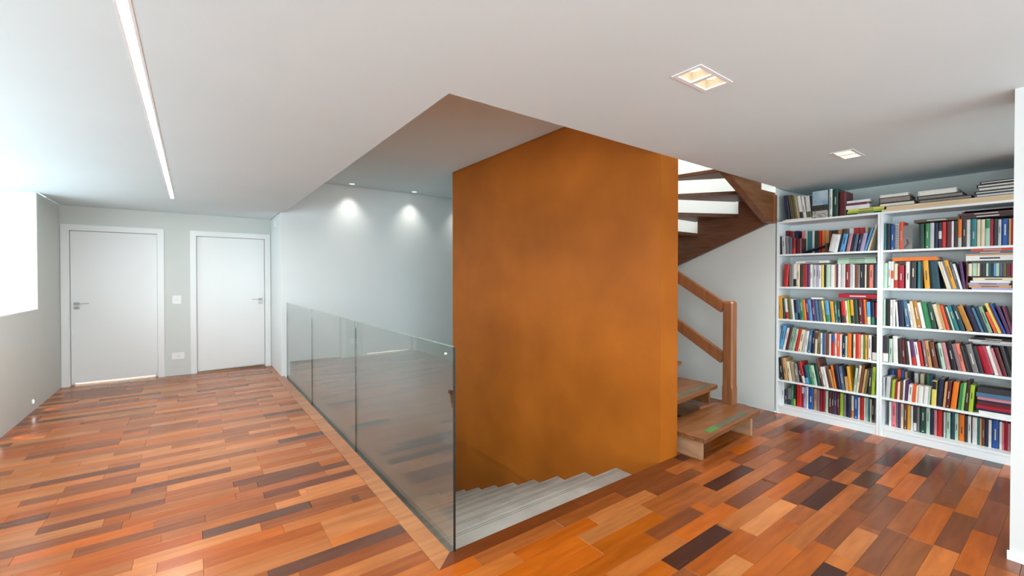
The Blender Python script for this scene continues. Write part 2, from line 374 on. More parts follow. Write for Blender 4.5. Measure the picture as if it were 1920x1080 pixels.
D1 = (-1.354, -.328); D2 = (-.030, .996); ZD = 2.094
fw = .066
def opening(d): return d[0] + fw - .012, d[1] - fw + .012
o1, o2 = opening(D1), opening(D2)
wd = MB()
wd.box(XL - .1, o1[0], YD, YD + .12, 0, H); wd.box(o1[1], o2[0], YD, YD + .12, 0, H); wd.box(o2[1], 1.05, YD, YD + .12, 0, H)
for o in (o1, o2): wd.box(o[0], o[1], YD, YD + .12, ZD - fw + .012, H)
wd.box(XL - .1, 1.05, YD + .5, YD + .6, -.28, H)      # wall of the room behind the doors
wd.box(XL - .2, XL - .1, YD, YD + .6, -.28, H); wd.box(XL - .2, 1.05, YD + .12, YD + .6, -.28, -.014); wd.box(XL - .2, 1.05, YD + .12, YD + .6, H, H + .1)
struct(wd.build('wall_doors', 'wall_paint'), 'pale grey wall holding two white doors')
def door(name, d, handle_left, label):
    o = opening(d)
    r = struct(empty(name, ((d[0] + d[1]) / 2, YD, 0)), label)
    c = (d[0] + d[1]) / 2
    fr = MB()
    zt = ZD
    fr.box(d[0] - c, d[0] + fw - c, -.014, 0, 0, zt); fr.box(d[1] - fw - c, d[1] - c, -.014, 0, 0, zt); fr.box(d[0] + fw - c, d[1] - fw - c, -.014, 0, zt - fw, zt)
    fr.build('casing', 'white_lacquer', r)
    jb = MB()
    jb.box(o[0] - c, o[0] + .02 - c, 0, .118, 0, zt - fw + .012); jb.box(o[1] - .02 - c, o[1] - c, 0, .118, 0, zt - fw + .012); jb.box(o[0] + .02 - c, o[1] - .02 - c, 0, .118, zt - fw - .008, zt - fw + .012)
    jb.build('jamb', 'white_lacquer', r)
    lf = MB().box(o[0] + .024 - c, o[1] - .024 - c, .045, .085, .028, zt - fw - .012)
    sp = MB(); sp.box(o[0] + .02 - c, o[0] + .05 - c, .087, .112, 0, zt - fw - .008); sp.box(o[1] - .05 - c, o[1] - .02 - c, .087, .112, 0, zt - fw - .008); sp.box(o[0] + .05 - c, o[1] - .05 - c, .087, .112, zt - fw - .04, zt - fw - .008)
    sp.build('leak_stop', 'white_lacquer', r)  # unseen strips added to block light leaking round the leaf
    leaf = lf.build('leaf', 'white_lacquer', r, .002)
    s = 1 if handle_left else -1
    hx = (o[0] + .024 + .055 if handle_left else o[1] - .024 - .055) - c
    MB().box(hx - .027, hx + .027, .037, .045, 1.052, 1.084).build('rosette', 'brushed_steel', leaf, .002)
    k = MB().box(hx - .027, hx + .027, .037, .045, .996, 1.028).build('keyhole_plate', 'brushed_steel', leaf, .002)
    h = MB(); h.box(hx - .009, hx + .009, -.012, .037, 1.061, 1.075); xe = hx + s * .125
    h.box(min(hx - .009, xe), max(hx + .009, xe), -.020, -.010, 1.064, 1.073)
    h.build('handle', 'brushed_steel', leaf, .0015)
    if handle_left: MB().cyl((hx, 1.012), .006, .006, .0362, .0372, 10, 'y').build('keyhole', 'socket_hole', leaf)
door('door_1', D1, True, 'white flush door in the corner, lever handle on its left edge')
door('door_2', D2, False, 'white flush door beside the glass railing, lever handle on its right edge')
# daylight in the room behind the doors shows through the gap under the leaf
area_light('daylight_behind_doors', (-.85, YD + .42, .9), (78, 0, 180), .9, 1.4, 26, (.95, .98, 1.0))

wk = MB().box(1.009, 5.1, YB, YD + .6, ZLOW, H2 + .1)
struct(wk.build('wall_back', 'back_wall_lit_paint'), 'pale grey back wall of the stairwell lit by small spots')
struct(MB().box(XO, XO2, YV, YO, ZLOW, H2 + .15).build('wall_orange', 'orange_plaster'), 'burnt orange plastered wall rising through the stairwell')
we = MB()
we.box(XE, XN + .15, YN1, 4.1, 0, 4.7); we.box(XN, XN + .15, YN0, YN1, 0, H); we.box(XE, XN + .15, YREAR, YN0, 0, H)
struct(we.build('wall_right', 'wall_paint'), 'pale grey wall with the recess for the bookcases')
ws = MB().box(XO2, XE + .3, 4.0, 4.1, -.28, 4.7); ws.box(XO2 - .12, XO2, YV, 4.1, H2 + .15, 4.7)
struct(ws.build('wall_stair_back', 'white_wall_paint'), 'white wall behind the winder stair')
wr = MB().box(XR, XR + .26, YN0 - .34, YN0, 0, H)  # wall end cut short so rear window light reaches the bookcases
struct(wr.build('wall_pillar', 'pillar_paint'), 'white square pillar beside the bookcases')
struct(box('baseboard_right', 'white_lacquer', (XR - .010, XR, YN0 - .34, YN0 + .008, 0, .045), None, .002), 'low white baseboard of the white pillar')
lw = MB()
lw.box(XV - .16, XV - .012, YV - .15, YB, ZLOW, -.28); lw.box(XV - .16, XO2, YV - .15, YV - .012, ZLOW, -.28)
lw.box(4.95, 5.1, YO - 1.2, YB, ZLOW, H2); lw.box(XO2, 5.1, 4.1, 4.2, ZLOW, H2)
struct(lw.build('wall_lower', 'wall_paint'), 'pale walls of the lower stairwell')
struct(box('floor_lower', 'concrete', (XV - .2, 5.1, YV - .15, YB, ZLOW - .1, ZLOW)), 'concrete floor at the foot of the stairs')

# skylight over the winder stair
sk = struct(empty('window_3', (3.98, 2.97, 4.7)), 'skylight above the winder stair')
for d in ((XO2 - .12, XE + .2, YV - .12, YV - .02, 4.7, 4.76), (XO2 - .12, XE + .2, 4.0, 4.1, 4.7, 4.76), (XO2 - .12, XO2 - .02, YV - .02, 4.0, 4.7, 4.76), (XE + .1, XE + .2, YV - .02, 4.0, 4.7, 4.76)): part_box('frame_rail', 'white_lacquer', sk, d)
part_box('pane', 'window_glass', sk, (XO2 - .02, XE + .1, YV - .02, 4.0, 4.725, 4.731))

# ------------------------------------------------------------------ glass railing
gr = tag(empty('glass_railing', (1.068, (YV + YB) / 2, 0)), 'frameless three-pane glass railing along the stair opening', 'railing')
GX0, GX1, GZ0, GZ1 = 1.062, 1.074, -.16, 1.051
cuts = [1.936, 3.592, 5.205, 6.80]
for a, b in zip(cuts, cuts[1:]):
    a += .002 if a != 1.936 else 0; b -= .002
    pn = part_box('pane', 'railing_glass', gr, (GX0, GX1, a + .0022, b - .0022, GZ0, GZ1 - .0022))
    for n_, d, m_ in (('edge', (GX0, GX1, a, a + .002, GZ0, GZ1), 'glass_edge' if a == 1.936 else 'glass_joint'), ('edge', (GX0, GX1, b - .002, b, GZ0, GZ1), 'glass_joint'), ('top_edge', (GX0, GX1, a + .0022, b - .0022, GZ1 - .002, GZ1), 'glass_rim')):
        e = part_box(n_, m_, gr, d); e.parent = pn
part_box('base_channel', 'dark_metal', gr, (XV - .004, GX0 - .001, 1.96, 6.80, -.15, -.045))

# ------------------------------------------------------------------ concrete stair going down
cs = tag(empty('concrete_staircase', (1.94, YV, -.18)), 'pale concrete staircase going down beside the orange wall', 'staircase')
y0 = YV
for k in range(12):
    y1 = 2.347 + .3605 * k; z = -.183 - .1687 * k
    s_ = part_box('step', 'concrete', cs, (XV + .032, XO - .001, y0 + .0005, y1 + (.02 if k < 11 else 0), max(z - .19, ZLOW), z), .007)
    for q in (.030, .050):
        g_ = part_box('nosing_line', 'concrete_dark', cs, (XV + .05, XO - .02, y1 + .02 - q - .006, y1 + .02 - q, z - .004, z + .0006)); g_.parent = s_  # dark groove lines added so step edges read without shade falloff
    y0 = y1 + .02
hr = tag(empty('handrail', (2.84, YO + .09, -.16)), 'dark metal handrail end showing past the orange wall', 'handrail')
MB().bar((-.012, 0, 0), (.75, 0, -.34), .045, .05).build('rail', 'dark_metal', hr, .004)
MB().bar((.02, 0, -.03), (.05, 0, -.20), .03, .04).build('bracket', 'stair_wood', hr, .004); MB().box(.02, .06, -.09, -.01, -.22, -.18).build('wall_plate', 'stair_wood', hr)

# ------------------------------------------------------------------ winder stair
st = tag(empty('winder_staircase', (3.95, 2.5, 0)), 'brown wooden winder staircase with open risers turning up behind the orange wall', 'staircase')
def at_st(mb, name, mat, bevel=.004):
    l = st.location
    mb.v = [(a - l.x, b - l.y, c - l.z) for a, b, c in mb.v]
    return mb.build(name, mat, st, bevel)
RISE, T1, TH = .1745, .19, .038
def tz(k): return T1 + RISE * (k - 1)
X0S, X1S, Y0S, Y1S = 3.075, 4.845, 2.045, 3.98
treads = {1: [(3.085, 1.728), (4.165, 1.812), (4.25, 1.985), (4.20, 2.165), (3.085, 2.135)],
          2: [(3.085, 2.075), (4.095, 2.170), (4.095, 2.58), (3.085, 2.52)],
          3: [(3.085, 2.44), (4.06, 2.53), (4.06, 2.84), (3.085, 2.84)]}
CX_, CY_ = 3.93, 2.82
angs = [180 - 22.5 * k for k in range(9)] + [-27.5, -53, -78]
def ray_rect(a):
    c, s = math.cos(math.radians(a)), math.sin(math.radians(a)); ts = []
    if c > 1e-6: ts.append((X1S - CX_) / c)
    if c < -1e-6: ts.append((X0S - CX_) / c)
    if s > 1e-6: ts.append((Y1S - CY_) / s)
    if s < -1e-6: ts.append((Y0S - CY_) / s)
    t = min(ts); return (CX_ + c * t, CY_ + s * t)
for i in range(11):
    a, b = angs[i] + 2.0, angs[i + 1]
    p0, p1 = ray_rect(a), ray_rect(b); pts = [(CX_, CY_), p1]
    for cxy in ((X0S, Y1S), (X1S, Y1S), (X1S, Y0S), (X0S, Y0S)):
        t = math.degrees(math.atan2(cxy[1] - CY_, cxy[0] - CX_))
        if i < 4 and t < 0: t += 360
        if b < t < a: pts.append(cxy)
    pts.append(p0); treads[4 + i] = pts
for k, pts in treads.items():
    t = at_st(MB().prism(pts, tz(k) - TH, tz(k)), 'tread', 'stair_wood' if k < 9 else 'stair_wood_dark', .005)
    if k in (1, 2):
        (ax, ay), (bx, by) = pts[0], pts[1]
        def lerp(u, off): return (ax + (bx - ax) * u + off * .08, ay + (by - ay) * u + off)
        for (u0, u1, m_) in ((.14, .30, 'grip_green'), (.3005, .86, 'grip_strip')) if k == 1 else ((.10, .93, 'grip_strip'),):
            mb = MB().prism([lerp(u0, .035), lerp(u1, .035), lerp(u1, .095), lerp(u0, .095)], tz(k) + .0003, tz(k) + .0022)
            l = st.location; mb.v = [(p[0] - l.x, p[1] - l.y, p[2]) for p in mb.v]
            mb.build('grip_strip', m_, t)
for d in ((3.135, 3.165, 1.785, 2.12, 0, T1 - TH), (3.965, 3.995, 1.800, 2.16, 0, T1 - TH), (3.985, 4.012, 2.20, 2.55, T1, tz(2) - TH), (3.985, 4.012, 2.30, 2.80, 0, T1 - TH),
          (3.95, 3.98, 2.59, 2.83, tz(2), tz(3) - TH)):
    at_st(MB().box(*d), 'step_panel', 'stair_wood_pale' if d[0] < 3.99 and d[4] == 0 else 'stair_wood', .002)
# newel with chamfered shaft
def newel(cx, cy, z0, z1, w, name):
    h = w / 2; c = .014; rings = []
    sq = lambda e, z, k: [(cx - h + k, cy - h + e, z), (cx - h + e, cy - h + k, z), (cx + h - e, cy - h + k, z), (cx + h - k, cy - h + e, z), (cx + h - k, cy + h - e, z), (cx + h - e, cy + h - k, z), (cx - h + e, cy + h - k, z), (cx - h + k, cy + h - e, z)]
    rings = [sq(.002, z0, 0), sq(.002, z0 + .15, 0), sq(c, z0 + .19, 0), sq(c, z1 - .02, 0), sq(c + .006, z1 - .006, .006), sq(c + .014, z1, .016)]
    vs = [v for r in rings for v in r]; n = 8
    fs = [list(range(n - 1, -1, -1)), list(range(len(vs) - n, len(vs)))]
    for r in range(len(rings) - 1): fs += [(r * n + i, r * n + (i + 1) % n, (r + 1) * n + (i + 1) % n, (r + 1) * n + i) for i in range(n)]
    return at_st(MB().poly(vs, fs), name, 'stair_wood_upright', 0)
newel(4.155, 2.085, T1, 1.18, .098, 'newel_post')
newel(4.02, 2.87, 0, 2.60, .09, 'newel_post')
for za, zb in ((1.112, 1.545), (.618, 1.045)):
    at_st(MB().bar((4.145, 2.135, za), (4.105, 2.83, zb), .05, .105), 'handrail', 'stair_wood_upright', .008)
# cut stringers carrying the upper winders
def y_at(a): return CY_ + math.tan(math.radians(a)) * (X1S - CX_)
saw = []
ks = [(12, 0.0), (13, -27.5)]
bot = lambda y: 1.974 - .397 * (y - 2.04)
pts = [(2.03, bot(2.03)), (2.03, tz(13) - TH), (y_at(-27.5), tz(13) - TH), (y_at(-27.5), tz(12) - TH), (2.82, tz(12) - TH), (2.82, tz(11) - TH), (y_at(22.5), tz(11) - TH), (y_at(22.5), tz(10) - TH), (3.80, tz(10) - TH), (3.80, bot(3.80))]
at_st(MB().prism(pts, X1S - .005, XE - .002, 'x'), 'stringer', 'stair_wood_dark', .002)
xs = CX_ + (CY_ - 2.0) / math.tan(math.radians(53)); xs2 = 3.55
sb = lambda x: 1.975 + .452 * (4.735 - x)
xs3 = CX_ + (CY_ - 2.0) / math.tan(math.radians(78))
pts = [(4.86, 1.975), (4.735, 1.975), (xs2, sb(xs2)), (xs2, tz(15) - TH), (xs3, tz(15) - TH), (xs3, tz(14) - TH), (xs, tz(14) - TH), (xs, tz(13)), (4.86, tz(13))]
at_st(MB().prism(pts, 1.975, 2.045, 'y'), 'stringer', 'stair_wood', .002)
at_st(MB().box(4.815, 4.884, 1.965, 2.03, 1.972, 2.262), 'corner_post', 'stair_wood_upright', .004)

# ------------------------------------------------------------------ lights
def downlight(d, label, lamp, beam):
    r = tag(empty('recessed_downlight', ((d[0] + d[1]) / 2, (d[2] + d[3]) / 2, H)), label, 'light', 'square recessed downlights')
    cx, cy = r.location.x, r.location.y
    fr = MB(); w, t = (d[1] - d[0]) / 2, .008; hh = (d[3] - d[2]) / 2
    fr.box(-w - .012, w + .012, -hh - .012, -hh + t, -.003, .004); fr.box(-w - .012, w + .012, hh - t, hh + .012, -.003, .004)
    fr.box(-w - .012, -w + t, -hh + t, hh - t, -.003, .004); fr.box(w - t, w + .012, -hh + t, hh - t, -.003, .004); fr.box(-.012, .012, -hh + t, hh - t, -.003, .004)
    fr.build('frame', 'white_plastic', r)
    for s in (-1, 1):
        c0 = s * (w + .004) / 2; a = (w - t - .012) / 2 - .001; hb = hh - t - .001
        rf = MB(); k = .62
        o = [(c0 - a, -hb, .004), (c0 + a, -hb, .004), (c0 + a, hb, .004), (c0 - a, hb, .004)]
        i_ = [(c0 - a * k, -hb * k, .055), (c0 + a * k, -hb * k, .055), (c0 + a * k, hb * k, .055), (c0 - a * k, hb * k, .055)]
        rf.poly(o + i_, [(0, 1, 5, 4), (1, 2, 6, 5), (2, 3, 7, 6), (3, 0, 4, 7), (4, 5, 6, 7)])
        ro = rf.build('reflector', 'lamp_reflector', r)
        MB().cyl((c0, 0), .030, .026, .030, .050, 20).build('bulb', lamp, ro)
    l = bpy.data.lights.new('downlight_beam', 'SPOT'); l.energy = beam; l.spot_size = 2.3; l.spot_blend = 1.0; l.color = (1, .97, .93); l.shadow_soft_size = .04
    lo = bpy.data.objects.new('downlight_beam', l); COL.objects.link(lo); lo.parent = r; lo.location = (0, 0, -.01)
    return r
downlight(DL[0], 'square double recessed downlight in the ceiling near the void corner', 'lamp_warm', 16)
downlight(DL[1], 'square double recessed downlight in the ceiling before the bookcases', 'lamp_white', 85)
ls = tag(empty('linear_light', (-.186, 2.7, H)), 'long thin linear light recessed in the hall ceiling', 'light')
part_box('diffuser', 'led_strip', ls, (STRIP[0] + .006, STRIP[1] - .006, STRIP[2], STRIP[3] - .006, H + .002, H + .012))
for a, b in ((STRIP[0] - .004, STRIP[0] + .006), (STRIP[1] - .006, STRIP[1] + .004)): part_box('edge_profile', 'white_plastic', ls, (a, b, STRIP[2], STRIP[3], H - .0015, H + .012))
for (x, y), lb in zip(SPOTS, ('round ceiling spot nearest the void edge by the back wall', 'round ceiling spot midway along the back wall', 'round ceiling spot hidden past the orange wall')):
    r = tag(empty('ceiling_spot', (x, y, H2)), lb, 'light', 'small round ceiling spots')
    n = 24; vs, fs = [], []
    for rr, zz in ((.058, -.003), (.040, -.003), (.034, .02), (.058, .02)):
        vs += [(rr * math.cos(2 * math.pi * q / n), rr * math.sin(2 * math.pi * q / n), zz) for q in range(n)]
    for k in range(3): fs += [(k * n + q, k * n + (q + 1) % n, (k + 1) * n + (q + 1) % n, (k + 1) * n + q) for q in range(n)]
    MB().poly(vs, fs).build('ring', 'white_plastic', r)
    MB().cyl((0, 0), .033, .033, .004, .016, n).build('bulb', 'lamp_warm', r)
    l = bpy.data.lights.new('spot_beam', 'SPOT'); l.energy = 15; l.spot_size = 1.5; l.spot_blend = 1.0; l.color = (1, .92, .82); l.shadow_soft_size = .05
    lo = bpy.data.objects.new('spot_beam', l); COL.objects.link(lo); lo.parent = r; lo.location = (0, 0, -.006); lo.rotation_euler = (math.radians(8), 0, 0)
for y, lb in ((6.634, 'small round step light low on the wall near the corner door'), (5.62, 'small round step light low on the wall under the window')):
    r = tag(empty('step_light', (XL, y, .102)), lb, 'light', 'step lights along the low wall')
    MB().cyl((0, 0), .026, .024, 0, .006, 18, 'x').build('ring', 'white_plastic', r)
    MB().cyl((0, 0), .017, .015, .006, .009, 16, 'x').build('bulb', 'lamp_white', r)
    l = bpy.data.lights.new('step_beam', 'SPOT'); l.energy = 3.0; l.spot_size = 1.1; l.spot_blend = .5; l.color = (1, .75, .5); l.shadow_soft_size = .01
    lo = bpy.data.objects.new('step_beam', l); COL.objects.link(lo); lo.parent = r; lo.location = (.012, 0, 0); lo.rotation_euler = (0, math.radians(-62), 0)

# ------------------------------------------------------------------ wall fittings
sw = tag(empty('light_switch', (-.187, YD, 1.09)), 'white square light switch on the wall between the doors', 'switch')
MB().box(-.050, .050, -.009, 0, -.060, .060).build('plate', 'white_plastic', sw, .003)
MB().box(-.022, .022, -.0125, -.009, -.012, .012).build('rocker', 'white_melamine', sw, .001)
so = tag(empty('power_socket', (-.177, YD, .279)), 'white power socket low on the wall between the doors', 'socket')
MB().box(-.072, .072, -.009, 0, -.048, .048).build('plate', 'white_plastic', so, .003)
MB().cyl((0.005, 0), .019, .019, -.0115, -.009, 18, 'y').build('outlet', 'white_melamine', so)
for dx in (-.003, .013): MB().cyl((dx, 0), .0025, .0025, -.0122, -.0114, 8, 'y').build('hole', 'socket_hole', so)
se = tag(empty('wall_sensor', (1.009, 7.346, 2.217)), 'small white sensor high on the wall beside the stairwell corner', 'sensor')
MB().box(-.022, 0, -.028, .028, -.055, .055).build('case', 'white_plastic', se, .006)
MB().box(-.025, -.022, -.016, .016, -.02, .03).build('lens', 'white_melamine', se, .001)

# ------------------------------------------------------------------ bookcases
SHELVES = [1.6468, 1.312, .9797, .6592, .3474, .0802]
TOPZ, BX0, BX1, PT, ST_ = 1.985, XE + .001, 5.205, .018, .018
def bookcase(y0, y1, label):
    r = tag(empty('bookcase', ((BX0 + BX1) / 2, (y0 + y1) / 2, 0)), label, 'bookcase', 'tall white bookcases in the recess')
    for a, b in ((y0, y0 + PT), (y1 - PT, y1)): part_box('side_panel', 'white_melamine', r, (BX0, BX1, a, b, 0, TOPZ - PT), .0012)
    part_box('top_panel', 'white_melamine', r, (BX0, BX1, y0, y1, TOPZ - PT, TOPZ), .0012)
    part_box('back_panel', 'white_melamine', r, (BX1 - .006, BX1, y0 + PT, y1 - PT, .0802, TOPZ - PT))
    for z in SHELVES: part_box('shelf', 'white_melamine', r, (BX0 + .003, BX1 - .006, y0 + PT, y1 - PT, z - ST_, z), .001)
    part_box('plinth', 'white_melamine', r, (BX0 + .006, BX0 + .02, y0 + PT, y1 - PT, 0, .0802 - ST_))
    return r
CASE = {'L': (1.1295, 1.972), 'R': (.2865, 1.1285)}
bookcase(*CASE['L'], 'tall white bookcase beside the winder stair')
bookcase(*CASE['R'], 'tall white bookcase beside the white pillar')
